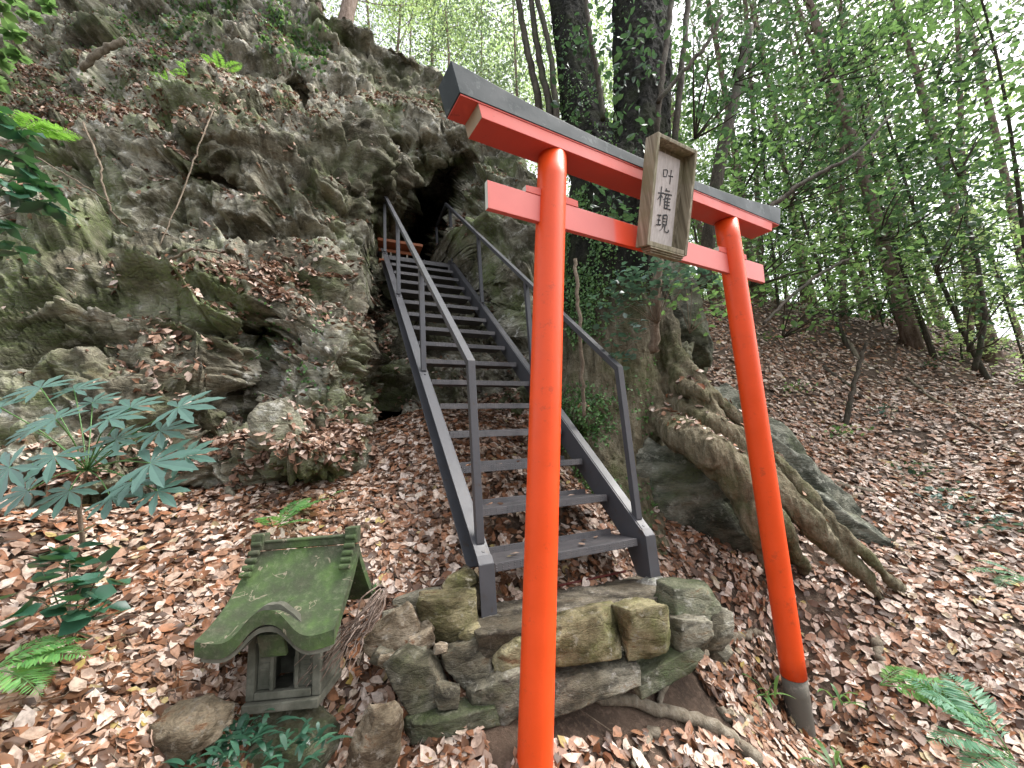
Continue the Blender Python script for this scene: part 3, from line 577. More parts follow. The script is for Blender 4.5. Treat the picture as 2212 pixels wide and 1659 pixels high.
G3 = [([(-.9, .6), (-.3, .68)], .12, .13), ([(-.85, .1), (-.35, .16)], .12, .12), ([(-1, -.45), (-.2, -.28)], .13, .13), ([(-.6, .62), (-.6, -.38)], .13, .12),
      ([(.0, .8), (.02, -.2)], .14, .12), ([(.0, .76), (.6, .82), (.58, -.2)], .12, .15), ([(.05, .46), (.55, .5)], .1, .1), ([(.05, .14), (.55, .18)], .1, .1), ([(.03, -.18), (.55, -.14)], .1, .1),
      ([(.15, -.2), (.0, -.65), (-.35, -.95)], .14, .04), ([(.42, -.2), (.45, -.8), (.75, -.9), (1., -.8), (1.02, -.55)], .13, .12)]
glyph(.006, .108, .036, G1); glyph(.0, .006, .047, G2); glyph(.0, -.104, .043, G3)
o = mb.build('lettering', M_ink, pf); o['label'] = 'three brushed characters 叶 権 現 written downwards'

# ================================================================== STEEL STAIRS
SO = np.array([-.1523, 1.9927, -.4351]); yaw = -.4311; RI, RU = .2241, .2257; WD = .86
sdv = np.array([math.sin(yaw), math.cos(yaw), 0]); swv = np.array([math.cos(yaw), -math.sin(yaw), 0]); ZZ = np.array([0, 0, 1.])
ST = lambda t, s, z: SO+sdv*t+swv*s+ZZ*z
SX = np.stack([swv, sdv, ZZ], 1)
stairs = tag(empty('steel_staircase', ST(0, WD/2, -.2)), 'steep grey steel staircase with handrails climbing to the cave in the rock', 'staircase')
sl_ = RI/RU; tt1 = RU*15.5
def prof_stringer(zt, zb): return [(-.045, -.205), (-.045, .012+zt), (-.02, .042+zt), (tt1, .042+zt+sl_*tt1), (tt1, -.14+sl_*tt1), (.13, -.14+.13*sl_-.02), (.06, -.205)]
for side, s0 in ((-1, -.012), (1, WD+.012)):
    mb = MB(); pr = prof_stringer(0, 0)
    mb.prism(pr, SO+swv*(s0-.004), sdv, ZZ, swv, .008)                                   # web
    fl = -.062*1 if side < 0 else .055; a0 = s0-.004 if side < 0 else s0+.004
    for (p, q_, dz) in ((pr[2], pr[3], 0), (pr[4], pr[5], 0)):                            # flanges turned outwards
        L_ = np.array([q_[0]-p[0], q_[1]-p[1]]); L = np.linalg.norm(L_); dirv = sdv*L_[0]/L+ZZ*L_[1]/L; nrm = np.cross(swv, dirv)
        cc = SO+swv*(a0+fl/2)+sdv*(p[0]+q_[0])/2+ZZ*(p[1]+q_[1])/2
        mb.box(cc, (abs(fl)/2, L/2, .004), np.stack([swv, dirv, nrm], 1))
    cc = SO+swv*(a0+fl/2-side*.004)+sdv*-.049+ZZ*-.0955; mb.box(cc, (abs(fl)/2+.006, .004, .109), SX)  # end plate
    cc = SO+swv*(a0+fl/2-side*.004)+sdv*-.036+ZZ*.028; nd = (sdv*.025+ZZ*.03); nd /= np.linalg.norm(nd); mb.box(cc, (abs(fl)/2+.005, .021, .0035), np.stack([swv, nd, np.cross(swv, nd)], 1))
    sg = mb.build('stringer', M_steel, stairs, False, .0015)
    for k in range(1, 15):                                                               # bolt heads along the web
        mb = MB(); p = ST(RU*k+.05, s0+side*.006, RI*k-.055); mb.tube([p, p+swv*side*.007], .008, 6); mb.build('bolt', M_steel, sg)
for k in range(15):
    mb = MB(); z = RI*k; t0 = RU*k; h = WD/2-.014
    mb.box(ST(t0+.11, WD/2, z-.003), (h, .11, .003), SX); mb.box(ST(t0-.0025, WD/2, z-.019), (h, .0025, .019), SX)
    mb.box(ST(t0+.2225, WD/2, z+.012), (h, .0025, .018), SX)
    mb.build('tread', M_plate, stairs, False, .0015)
mb = MB(); mb.box(ST(RU*15+.42, WD/2, RI*15-.003), (WD/2, .42, .003), SX); mb.box(ST(RU*15-.0025, WD/2, RI*15-.03), (WD/2-.014, .0025, .03), SX)
mb.box(ST(RU*15+.42, .0, RI*15-.08), (.02, .42, .07), SX); mb.box(ST(RU*15+.42, WD, RI*15-.08), (.02, .42, .07), SX); mb.build('landing', M_plate, stairs, False, .0015)
for side, sp_ in ((-1, -.040), (1, WD+.040)):
    i0, i1 = .16, 15.78; rr = .0175
    a = ST(RU*i0, sp_, RI*i0+.947-rr); b_ = ST(RU*i1, sp_, RI*i1+.947-rr)
    mb = MB(); L = np.linalg.norm(b_-a); dv_ = (b_-a)/L; nrm = np.cross(swv, dv_)
    mb.box((a+b_)/2, (.021, L/2+.008, rr), np.stack([swv, dv_, nrm], 1))
    mb.box(ST(RU*i1+.32, sp_, RI*i1+.947-rr-.012), (.0185, .30, rr-.002), SX)
    mb.build('handrail', M_steel, stairs, False, .002)
    for i_ in (.16, 5.05, 10., 14.85, 15.78+2.7):
        zt = RI*min(i_, i1)+.947-.038 if i_ > .2 else RI*i_+.947-.012; zb = RI*i_+.055 if i_ < 15.2 else RI*15-.18
        mb = MB(); pc = ST(RU*i_, sp_, (zt+zb)/2); mb.box(pc, (.019, .019, (zt-zb)/2), SX); po = mb.build('baluster_post', M_steel, stairs, False, .002)
        if i_ < 15.2:
            mb = MB(); bz = ST(RU*i_-.018, sp_, RI*i_+.052-.018*sl_); dn = sdv*RU+ZZ*RI; dn /= np.linalg.norm(dn); Xb = np.stack([swv, dn, np.cross(swv, dn)], 1)
            mb.box(bz, (.030, .045, .004), Xb); p = bz-dn*.024+Xb[:, 2]*.003; mb.tube([p, p+Xb[:, 2]*.010], .008, 6); mb.build('bracket', M_steel, po, False, .001)
mb = MB(); mb.tube([ST(.12, .3, -.19), ST(.12, WD-.02, -.19)], .006, 8); tag(mb.build('steel_rod', M_rust, None, True), 'rusty dark red rod lying under the lowest tread', 'rod')

# offering box inside the cave above the stairs
OB = unp(862, 545, 6.2); ob = tag(empty('offering_stand', OB-ZZ*.25), 'small orange wooden stand with pale balusters at the cave mouth above the stairs', 'stand')
mb = MB(); mb.box(OB+ZZ*.08, (.33, .16, .022), SX); mb.build('top_board', M_orange, ob, False, .003)
mb = MB(); mb.box(OB+ZZ*-.0, (.30, .012, .025), SX); mb.box(OB+ZZ*-.24, (.31, .15, .02), SX); mb.build('rail', M_orange, ob, False, .003)
for k in range(5):
    mb = MB(); c0 = OB+swv*(-.24+.12*k); mb.tube([c0+ZZ*z for z in (-.22, -.15, -.1, -.05, -.026)], [.014, .016, .011, .015, .012], 8); mb.build('baluster', M_cand, ob, True)

# ================================================================== STONE SHRINE
HO = unp(610, 1530, 1.41)                      # middle of the front foot of the little stone house
hy = R(3); hu = np.array([math.cos(hy), math.sin(hy), 0]); hv = np.array([-math.sin(hy), math.cos(hy), 0]); HX = np.stack([hu, hv, ZZ], 1)
HP = lambda u, v, w: HO+hu*u+hv*v+ZZ*w
shr = tag(empty('stone_shrine', HO), 'small mossy stone shrine with a curved roof standing in the dead leaves', 'shrine')
mb = MB()
BW, BD, BH = .125, .20, .245                   # half width, depth, height of the body
mb.box(HP(0, BD/2-.01, .014), (BW+.004, BD/2+.012, .014), HX)
for sx in (-1, 1):
    mb.box(HP(sx*(BW-.012), .012, .03+BH/2), (.014, .014, BH/2), HX)
    mb.box(HP(sx*(BW-.012), BD/2, .03+BH/2), (.010, BD/2-.003, BH/2-.001), HX)
mb.box(HP(0, BD, .03+BH/2), (BW-.004, .010, BH/2-.002), HX); mb.box(HP(0, BD/2, .03+BH-.005), (BW-.002, BD/2-.003, .006), HX)
mb.box(HP(0, .006, .044), (BW-.028, .012, .012), HX); mb.box(HP(0, .008, BH-.02), (BW-.028, .014, .012), HX)
body = mb.build('shrine_body', M_shr, shr, False, .003)
for sx in (-1, 1):
    mb = MB(); mb.box(HP(sx*.072, .020, .14), (.024, .006, .082), HX)
    mb.box(HP(sx*.043, .012, .14), (.006, .010, .083), HX)
    for k in range(9): mb.box(HP(sx*.070, .0135, .07+k*.017), (.016, .0025, .004), HX)
    mb.build('door_panel', M_shr, shr, False, .001)
mb = MB(); mb.box(HP(.022, .075, .085), (.018, .012, .05), HX); mb.box(HP(.022, .075, .032), (.03, .02, .008), HX); tag(mb.build('stone_tablet', M_shr, None, False, .003), 'small grey stone tablet inside the opening of the little stone shrine', 'tablet')
# roof: concave front slope with a wavy gable over the door
nu, ns = 61, 40; RWt, RWb = .213, .205; RZ, EZ = .500, .262; RV, EV = .145, -.135
def bumpf(u): return .098*math.exp(-(abs(u-.0)/.088)**2.6) - .004
def roof_pt(u, s, under=0):
    hw = RWt+(RWb-RWt)*s+.018*s**3; uu = u*hw; v = RV+(EV-RV)*s; w = RZ+(EZ-RZ)*(s**.82)-.018*math.sin(math.pi*s)
    w += bumpf(uu)*max(0, (s-.42)/.58)**1.5+.022*abs(u)**3*s**2-under; return HP(uu, v, w)
V = []; F = []
for i in range(ns):
    for j in range(nu): V.append(roof_pt(-1+2*j/(nu-1), i/(ns-1)))
for i in range(ns):
    for j in range(nu): V.append(roof_pt(-1+2*j/(nu-1), i/(ns-1), .034+.012*(i/(ns-1)))+hv*.004)
K = nu*ns; F = []
for i in range(ns-1):
    for j in range(nu-1):
        a = i*nu+j; F.append((a, a+nu, a+nu+1, a+1)); F.append((K+a, K+a+1, K+a+nu+1, K+a+nu))
for j in range(nu-1): a = (ns-1)*nu+j; F.append((a, a+K, a+K+1, a+1))
for i in range(ns-1):
    for a, b_ in ((i*nu, (i+1)*nu), (i*nu+nu-1, (i+1)*nu+nu-1)): F.append((a, b_, b_+K, a+K))
# back slope
base = len(V)
for i in range(8):
    for j in (0, 1):
        s = i/7; V.append(HP((-1+2*j)*RWt, RV+.19*s, RZ-.22*s**.85)); V.append(HP((-1+2*j)*RWt, RV+.19*s-.004, RZ-.22*s**.85-.04))
for i in range(7):
    a = base+i*4; F += [(a, a+2, a+6, a+4), (a+1, a+5, a+7, a+3), (a, a+4, a+5, a+1), (a+2, a+3, a+7, a+6)]
a = base+28; F.append((a, a+2, a+3, a+1))
mb = MB(); mb.v.append(np.array(V)); mb.n = len(V); mb.f = [list(f) for f in F]; mb.mi = [1 if (min(f) >= K and max(f) < 2*K) else 0 for f in F]
roof = mb.build('shrine_roof', [M_roof, M_shr], shr, True, 0)
es = roof.modifiers.new('es', 'EDGE_SPLIT'); es.split_angle = R(45)
mb = MB(); lowp = []                            # dark second moulding under the eave
for j in range(nu):
    u = -1+2*j/(nu-1); p = roof_pt(u*.93, .96, .050); lowp.append(p)
for j in range(nu-1):
    pass
V = []
for p in lowp: V += [p, p-ZZ*.016, p+hv*.05-ZZ*.014, p+hv*.05+ZZ*.002]
mb.add(V, [(i*4+j, (i+1)*4+j, (i+1)*4+(j+1) % 4, i*4+(j+1) % 4) for i in range(nu-1) for j in range(4)]+[(0, 1, 2, 3), tuple((nu-1)*4+j for j in (3, 2, 1, 0))])
mb.build('eave_moulding', M_shr, roof, False, 0)
mb = MB(); mb.box(HP(0, RV+.012, RZ+.017), (RWt-.03, .016, .015), HX); mb.box(HP(0, RV+.012, RZ+.034), (RWt-.03, .021, .005), HX); mb.build('ridge', M_roof, roof, False, .004)
for sx in (-1, 1):
    mb = MB(); uu = sx*(RWt-.028)
    mb.box(HP(uu, RV+.008, RZ+.036), (.024, .028, .032), HX)
    for k in range(5):
        s = -.00+k*.060; hw = 0; v = RV+(EV-RV)*s-.018; w = RZ+(EZ-RZ)*(max(s, 0)**.82)-.018*math.sin(math.pi*s)+.030-.003*k
        mb.tube([HP(uu-.021, v, w), HP(uu+.021, v, w)], .0115, 8)
    mb.build('ridge_end_ornament', M_roof, roof, False, .004)
mb = MB(); V = []                                # crest: little carved rib over the wavy gable and a groove-like hip
for j in range(15):
    t = -1+2*j/14; uu = t*.092; hgt = .016*(1-abs(t)**1.5)+.005*abs(math.sin(t*6)); hw = RWb; s = .86
    p = roof_pt(uu/hw, s); V += [p-ZZ*.002, p+ZZ*hgt, p+ZZ*hgt+hv*.03, p+hv*.03+ZZ*.0]
mb.add(V, [(i*4+j, (i+1)*4+j, (i+1)*4+(j+1) % 4, i*4+(j+1) % 4) for i in range(14) for j in range(4)]+[(0, 1, 2, 3), (59, 58, 57, 56)])
mb.build('gable_crest', M_shr, roof, False, .001)
mb = MB(); hip = [roof_pt(t*.10, .84-.33*t)+ZZ*.001 for t in np.linspace(0, 1, 8)]; mb.tube(hip, np.linspace(.009, .002, 8), 6); mb.build('gable_hip', M_roof, roof, True)
mb = MB(); Xt = HX@np.array([[1, 0, 0], [0, math.cos(.35), -math.sin(.35)], [0, math.sin(.35), math.cos(.35)]]); mb.box(HP(-.010, -.062, .226), (.044, .008, .042), Xt); o = mb.build('shrine_plaque', M_roof, shr, False, .003)

# ================================================================== STONES
def rock(name, c, size, rot=(0, 0, 0), seed=0, mat=None, rough=.06, cuts=16, sub=5, parent=None, flatf=.5):
    import bmesh
    bm = bmesh.new(); bmesh.ops.create_icosphere(bm, subdivisions=sub, radius=1); V = np.array([v.co[:] for v in bm.verts]); F = np.array([[v.index for v in f.verts] for f in bm.faces]); bm.free()
    rg = np.random.default_rng(seed); n = rg.normal(0, 1, (cuts, 3)); n /= np.linalg.norm(n, axis=1)[:, None]; dd = rg.uniform(flatf, .98, cuts)
    V = V/(np.abs(V)**3.2).sum(1)[:, None]**(1/3.2)*.92
    for a, d in zip(n, dd):
        h = V@a-d; V = V-np.where(h > 0, h, 0)[:, None]*a
    e0 = np.array(size)/max(size); W = V*e0
    V = V+V/np.linalg.norm(V, axis=1)[:, None]*(fbm(W*2.2+seed, 3, seed % 50)*rough*1.2+facets(W*np.array([1.6, 1.6, 2.2])+seed, 7, 1.1)*rough*.75+facets(W*6+seed, 17, 1)*rough*.4+fbm(W*20, 2, 3)*rough*.25)[:, None]
    V = V*np.array(size)/2*1.14; M_ = np.array(Matrix.Rotation(rot[2], 3, 'Z')@Matrix.Rotation(rot[1], 3, 'Y')@Matrix.Rotation(rot[0], 3, 'X')); V = V@M_.T+np.asarray(c)
    return np_obj(name, V, F, mat, parent)
def block(name, c, size, rot, seed, mat, rough=.03, n=18, jit=.24, rnd=.22, cuts=6):
    rg = np.random.default_rng(seed); cor = np.array([[x, y, z] for z in (-1, 1) for y in (-1, 1) for x in (-1, 1)], float); cor += rg.uniform(-jit, jit, (8, 3)); t = np.linspace(0, 1, n); idx = {}; V = []; F = []
    def vid(i, j, k):
        if (i, j, k) not in idx: idx[(i, j, k)] = len(V); V.append((t[i], t[j], t[k]))
        return idx[(i, j, k)]
    for ax in range(3):
        for e in (0, n-1):
            for a in range(n-1):
                for b in range(n-1):
                    q = []
                    for da, db in ((0, 0), (1, 0), (1, 1), (0, 1)):
                        p = [0, 0, 0]; p[ax] = e; p[(ax+1) % 3] = a+da; p[(ax+2) % 3] = b+db; q.append(vid(*p))
                    F.append(q if e else q[::-1])
    U = np.array(V); W = np.zeros((len(U), 3))
    for m_, cc in enumerate(cor):
        w = np.ones(len(U))
        for ax, bit in enumerate((m_ & 1, m_ >> 1 & 1, m_ >> 2 & 1)): w *= U[:, ax] if bit else 1-U[:, ax]
        W += w[:, None]*cc
    L = np.linalg.norm(W, axis=1)[:, None]; W = W*(1-rnd)+W/L*1.18*rnd
    nn = rg.normal(0, 1, (cuts, 3)); nn /= np.linalg.norm(nn, axis=1)[:, None]
    for a, d in zip(nn, rg.uniform(.85, 1.15, cuts)):
        h = W@a-d; W = W-np.where(h > 0, h, 0)[:, None]*a
    sz_ = np.array(size)/2; D_ = W/np.linalg.norm(W, axis=1)[:, None]; Q = W*sz_/max(sz_)
    W = W+D_*(fbm(Q*2.0+seed, 4, seed % 40)*rough*2.6+facets(Q*2.6+seed, 8, 1.1)*rough*1.1+facets(Q*8+seed, 18, 1)*rough*.5)[:, None]
    W = W*sz_; M_ = np.array(Matrix.Rotation(rot[2], 3, 'Z')@Matrix.Rotation(rot[1], 3, 'Y')@Matrix.Rotation(rot[0], 3, 'X')); W = W@M_.T+np.asarray(c)
    return np_obj(name, W, np.array(F), mat)
def bstone(px_, py_, d, wpx, hpx, dep, seed, mat, label, name='footing_stone', rot=0., tilt=0., yw=0., group=None, **kw):
    k = d/FPX; return tag(block(name, unp(px_, py_, d+dep*.4), (wpx*k, dep, hpx*k), (tilt, rot, yw), seed, mat, **kw), label, 'stone', group)
def stone(px_, py_, d, wpx, hpx, dep, seed, mat, label, name='stone', rot=0., tilt=0., cat='stone', group=None, rough=.075, cuts=13, sub=5, flatf=.42):
    """stone of wpx x hpx as seen, 'dep' metres deep"""
    k = d/FPX; o = rock(name, unp(px_, py_, d+dep*.3), (wpx*k, dep, hpx*k), (tilt, rot, R(-10)), seed, mat, rough, cuts, sub, flatf=flatf)
    return tag(o, label, cat, group)
GRP = 'stones of the stair footing'
# earth and concrete pad that carries the stairs
tag(block('stair_footing', ST(.04, WD/2-.01, -.335), (1.22, .66, .25), (R(-2), R(1), -yaw), 5, M_foot, .035, 40, .08, .12, 3), 'brown earth and concrete pad carrying the foot of the steel stairs', 'footing')
tag(block('concrete_lump', ST(-.035, -.035, -.275), (.15, .17, .15), (0, 0, .3), 41, M_lump, .05, 14, .15, .6), 'grey concrete lump under the left stair foot', 'concrete')
tag(block('concrete_lump', ST(-.03, WD+.04, -.265), (.19, .21, .13), (0, 0, -.3), 42, M_lump, .05, 14, .15, .6), 'pale whitish concrete lump under the right stair foot', 'concrete')
SL = [(852, 1372, 1.56, 126, 74, .12, 11, M_stone_t, 'flat tan jagged stone at the left end of the stair footing', -.55),
 (966, 1334, 1.62, 122, 96, .14, 12, M_stone_y, 'large yellowish boulder left of the stair foot', .1),
 (992, 1258, 1.78, 76, 42, .09, 13, M_stone_y, 'small mossy brown stone on top of the pile left of the stairs', -.3),
 (1022, 1284, 1.80, 44, 46, .07, 14, M_stone_t, 'small brown angular stone against the left stair end', .7),
 (1010, 1243, 1.84, 36, 30, .06, 15, M_stone_t, 'tiny upright brown stone touching the left stair end', .9),
 (900, 1290, 1.76, 96, 24, .10, 16, M_stone_g, 'thin pale grey slab in the leaves above the yellowish boulder', -.1),
 (938, 1312, 1.72, 96, 28, .10, 17, M_stone_g, 'bluish grey flat stone under the small mossy stone', -.1),
 (908, 1466, 1.48, 104, 158, .14, 18, M_stone_g, 'large grooved grey boulder leaning at the front left of the footing', -.55),
 (1012, 1428, 1.55, 96, 108, .14, 19, M_stone_g, 'dark striped grey boulder in front of the left stair foot', -.35),
 (905, 1384, 1.55, 62, 40, .06, 20, M_stone_t, 'small pinkish stone wedged between the left boulders', -.3),
 (951, 1400, 1.54, 30, 22, .04, 21, M_stone_t, 'tiny pinkish cube of stone below the yellowish boulder', .2),
 (862, 1420, 1.52, 84, 30, .08, 22, M_stone_t, 'flat tan stone lying on the grooved grey boulder', .2),
 (1262, 1374, 1.57, 178, 104, .14, 23, M_stone_y, 'big yellow green block right of the left gate pillar', .04),
 (1388, 1356, 1.61, 112, 112, .13, 24, M_stone_y, 'squarish brown block at the middle of the footing front', -.12),
 (1262, 1456, 1.55, 250, 56, .18, 25, M_stone_g, 'long grey slab under the yellow green block', -.10),
 (1426, 1430, 1.64, 190, 40, .18, 26, M_stone_m, 'long green edged slab under the squarish brown block', -.2),
 (1480, 1300, 1.80, 130, 84, .20, 27, M_stone_m, 'broad mossy block beside the right stair foot', .1),
 (1478, 1372, 1.70, 92, 84, .16, 28, M_stone_g, 'grey block below the broad mossy block with small plants', .1),
 (1540, 1352, 1.80, 64, 84, .14, 29, M_stone_g, 'narrow grey block at the right end of the footing', .25),
 (1080, 1500, 1.48, 150, 96, .16, 30, M_stone_g, 'pale grey block behind the foot of the left gate pillar', -.2),
 (985, 1548, 1.43, 210, 56, .16, 31, M_stone_m, 'low moss covered slab at the bottom of the stone pile', -.05),
 (1120, 1412, 1.56, 110, 84, .14, 32, M_stone_y, 'brown stone half hidden behind the left gate pillar', .05)]
SL += [(884, 1330, 1.66, 46, 30, .06, 61, M_stone_g, 'small grey stone above the flat tan jagged stone', .2), (925, 1352, 1.60, 30, 26, .05, 62, M_stone_t, 'little brown chip left of the yellowish boulder', .5),
 (1016, 1370, 1.60, 46, 34, .06, 63, M_stone_y, 'small olive stone at the right foot of the yellowish boulder', -.4), (845, 1330, 1.66, 40, 24, .05, 64, M_stone_g, 'small flat grey stone at the top left of the stone pile', -.1),
 (832, 1415, 1.52, 50, 40, .06, 65, M_stone_g, 'little dark stone at the left tip of the stone pile', .4), (965, 1500, 1.46, 54, 44, .06, 66, M_stone_g, 'small grey stone between the grooved boulder and the moss slab', .3),
 (1560, 1410, 1.86, 44, 30, .06, 67, M_stone_g, 'small grey stone at the right foot of the footing', .1)]
for t in SL: bstone(*t[:8], t[8], rot=t[9], yw=-yaw*.6, group=GRP)
stone(810, 1600, 1.30, 105, 150, .12, 51, M_stone_t, 'tall tan and rust stone standing at the bottom edge of the photo', 'loose_stone', rot=.25, flatf=.7)
stone(395, 1580, 1.24, 220, 110, .2, 52, M_stone_t, 'flat brown and grey stone at the bottom left by the stone shrine', 'loose_stone', rot=-.45, flatf=.6)
stone(618, 1618, 1.40, 215, 190, .26, 53, M_stone_m, 'mossy rough pedestal stone under the little stone shrine', 'pedestal_stone', flatf=.85, cuts=8)
stone(1905, 1165, 3.0, 110, 60, .25, 55, M_slab, 'pointed grey stone in the leaves right of the gate', 'boulder', rot=.35, cat='boulder')
stone(1500, 1090, 2.86, 300, 270, .45, 56, M_slab, 'grey green boulder under the big tree roots', 'boulder', rot=.5, cat='boulder', rough=.13, cuts=24, flatf=.72)
stone(1590, 940, 3.45, 150, 440, .5, 57, M_slab, 'tall slanting grey rock slab behind the tree roots', 'rock_slab', rot=-.62, cat='rock', rough=.13, cuts=24, flatf=.5)
stone(1690, 1010, 3.25, 130, 560, .4, 58, M_slab, 'long pale rock ridge slanting down behind the right gate pillar', 'rock_slab', rot=-.72, cat='rock', rough=.13, cuts=24, flatf=.5)
stone(1480, 700, 4.2, 130, 330, .5, 59, M_slab, 'pale slanting rock face behind the tree trunk', 'rock_slab', rot=-.35, cat='rock', rough=.13, cuts=24, flatf=.5)
stone(1800, 1120, 3.0, 80, 330, .25, 60, M_slab, 'thin grey rock ridge reaching into the leaves on the right', 'rock_slab', rot=-.95, cat='rock', rough=.13, cuts=24, flatf=.5)

# ================================================================== BIG TREE with buttress roots
def cam_line(pts, n=24):
    """(px, py, depth, radius px) -> world points and radii in metres"""
    q = smoothline(pts, n); return unpA(q[:, 0], q[:, 1], q[:, 2]), q[:, 3]*q[:, 2]/FPX
def fuse(mb, voxel):
    V = np.concatenate(mb.v); me = bpy.data.meshes.new('tmp'); me.from_pydata([tuple(v) for v in V], [], mb.f); o = bpy.data.objects.new('tmp', me); COL.objects.link(o)
    r = o.modifiers.new('r', 'REMESH'); r.mode = 'VOXEL'; r.voxel_size = voxel; sm = o.modifiers.new('s', 'SMOOTH'); sm.iterations = 4; sm.factor = .6
    dg = bpy.context.evaluated_depsgraph_get(); ev = o.evaluated_get(dg); m2 = bpy.data.meshes.new_from_object(ev)
    co = np.zeros(len(m2.vertices)*3); m2.vertices.foreach_get('co', co); no = np.zeros(len(m2.vertices)*3); m2.vertices.foreach_get('normal', no)
    li = np.zeros(len(m2.loops), np.int32); m2.loops.foreach_get('vertex_index', li)
    bpy.data.objects.remove(o); bpy.data.meshes.remove(me); bpy.data.meshes.remove(m2)
    return co.reshape(-1, 3), no.reshape(-1, 3), li.reshape(-1, 4)
rgt = np.random.default_rng(21)
mb = MB(); _cl = cam_line
def cam_line(pts, n=24): return _cl([(a, b_, d*(1+.22*min(1, max(0, (1300-b_)/350))), r) for a, b_, d, r in pts], n)
P_, r_ = cam_line([(1318, 1190, 2.70, 62), (1318, 1100, 2.78, 96), (1322, 980, 2.88, 100), (1328, 850, 3.0, 98), (1332, 700, 3.12, 98), (1330, 560, 3.22, 100), (1332, 450, 3.32, 104), (1335, 380, 3.4, 92)], 40); mb.tube(P_, r_, 28)
for L in ([(1330, 520, 3.25, 60), (1300, 400, 3.38, 60), (1268, 290, 3.55, 48), (1250, 180, 3.8, 42), (1232, 60, 4.05, 37), (1210, -80, 4.4, 34), (1180, -220, 4.8, 36)],
          [(1345, 520, 3.25, 70), (1368, 400, 3.35, 66), (1384, 290, 3.5, 58), (1388, 180, 3.7, 56), (1384, 60, 4.0, 57), (1380, -80, 4.35, 52), (1376, -240, 4.8, 48)]):
    P_, r_ = cam_line(L, 40); mb.tube(P_, r_, 22)
    for _ in range(5):
        a = rgt.uniform(0, 6.28); mb.tube(P_+np.stack([np.cos(a+np.linspace(0, .8, 40))*r_*.85, np.sin(a+np.linspace(0, .8, 40))*r_*.85, r_*0], -1), r_*.22, 8)
P_, r_ = cam_line([(1318, 1150, 2.72, 88), (1322, 980, 2.88, 98), (1328, 850, 3.0, 96), (1332, 700, 3.12, 96), (1330, 560, 3.22, 98), (1332, 450, 3.32, 100)], 40)
for k in range(13):
    a = k*.483+rgt.uniform(-.2, .2); w = np.linspace(0, rgt.uniform(-.5, .5), 40); R0 = r_*rgt.uniform(.86, .98); mb.tube(P_+np.stack([np.cos(a+w)*R0, np.sin(a+w)*R0, r_*0], -1), r_*rgt.uniform(.13, .26)*(1+.35*np.sin(np.linspace(0, rgt.uniform(5, 14), 40))), 8)
ROOTS = [[(1370, 820, 2.88, 54), (1430, 905, 2.74, 40), (1500, 955, 2.66, 34), (1570, 1010, 2.58, 35), (1620, 1080, 2.5, 34), (1645, 1150, 2.43, 26), (1665, 1215, 2.40, 15), (1690, 1290, 2.4, 6)],
 [(1425, 905, 2.80, 22), (1480, 935, 2.74, 15), (1550, 975, 2.68, 14), (1600, 1040, 2.6, 15), (1680, 1120, 2.5, 16), (1720, 1190, 2.45, 12), (1745, 1250, 2.4, 5)],
 [(1440, 860, 2.92, 18), (1500, 890, 2.88, 12), (1600, 935, 2.84, 12), (1690, 1010, 2.74, 13), (1760, 1090, 2.6, 12), (1830, 1160, 2.5, 12), (1900, 1230, 2.4, 9), (1960, 1290, 2.4, 4)],
 [(1420, 640, 3.12, 20), (1446, 700, 3.1, 14), (1468, 770, 3.06, 12), (1520, 830, 3.0, 11), (1580, 890, 2.95, 11), (1640, 950, 2.85, 10), (1690, 1000, 2.8, 6)],
 [(1400, 800, 2.95, 40), (1450, 868, 2.90, 24), (1520, 905, 2.86, 20), (1580, 945, 2.80, 22), (1640, 1000, 2.72, 23), (1700, 1080, 2.58, 25), (1765, 1145, 2.52, 24), (1830, 1205, 2.50, 16), (1880, 1262, 2.5, 8), (1930, 1330, 2.4, 4)],
 [(1410, 690, 3.08, 36), (1440, 750, 3.05, 26), (1462, 800, 3.02, 22), (1500, 850, 3.0, 18), (1535, 900, 2.93, 18), (1560, 940, 2.85, 12)],
 [(1415, 780, 3.0, 30), (1455, 832, 2.96, 20), (1500, 842, 2.95, 17), (1530, 870, 2.92, 15), (1560, 915, 2.88, 12)],
 [(1500, 905, 2.88, 14), (1560, 970, 2.75, 16), (1610, 1010, 2.68, 22), (1650, 1075, 2.6, 18), (1700, 1160, 2.5, 14), (1720, 1230, 2.45, 7)],
 [(1372, 960, 2.78, 48), (1392, 1050, 2.66, 32), (1408, 1130, 2.60, 24), (1424, 1200, 2.54, 17), (1440, 1260, 2.5, 9)],
 [(1400, 640, 3.10, 34), (1392, 760, 3.0, 34), (1380, 870, 2.9, 40), (1372, 980, 2.78, 40)],
 [(1240, 620, 3.2, 30), (1228, 760, 3.12, 30), (1222, 880, 3.0, 30), (1226, 1000, 2.9, 34), (1240, 1090, 2.8, 20)]]
for L in ROOTS:
    if L[-1][1] > 1170:
        L = list(L); a_ = L[-1]; g_ = on_ground(a_[0], a_[1]); dg = lens_px(g_)[2]; L[-1] = (a_[0], a_[1], float(dg)+.10, a_[3]); L[-2] = (*L[-2][:2], (L[-2][2]+float(dg))/2, L[-2][3])
    P_, r_ = _cl([(a, b_, d*(1+.22*min(1, max(0, (1300-b_)/350))*min(1, max(0, (1500-a)/90))), r) for a, b_, d, r in L], 30); P_ = P_+rgt.normal(0, .006, P_.shape); mb.tube(P_, r_*(1+.10*np.sin(np.linspace(0, 19, 30)+rgt.uniform(0, 6))), 14)
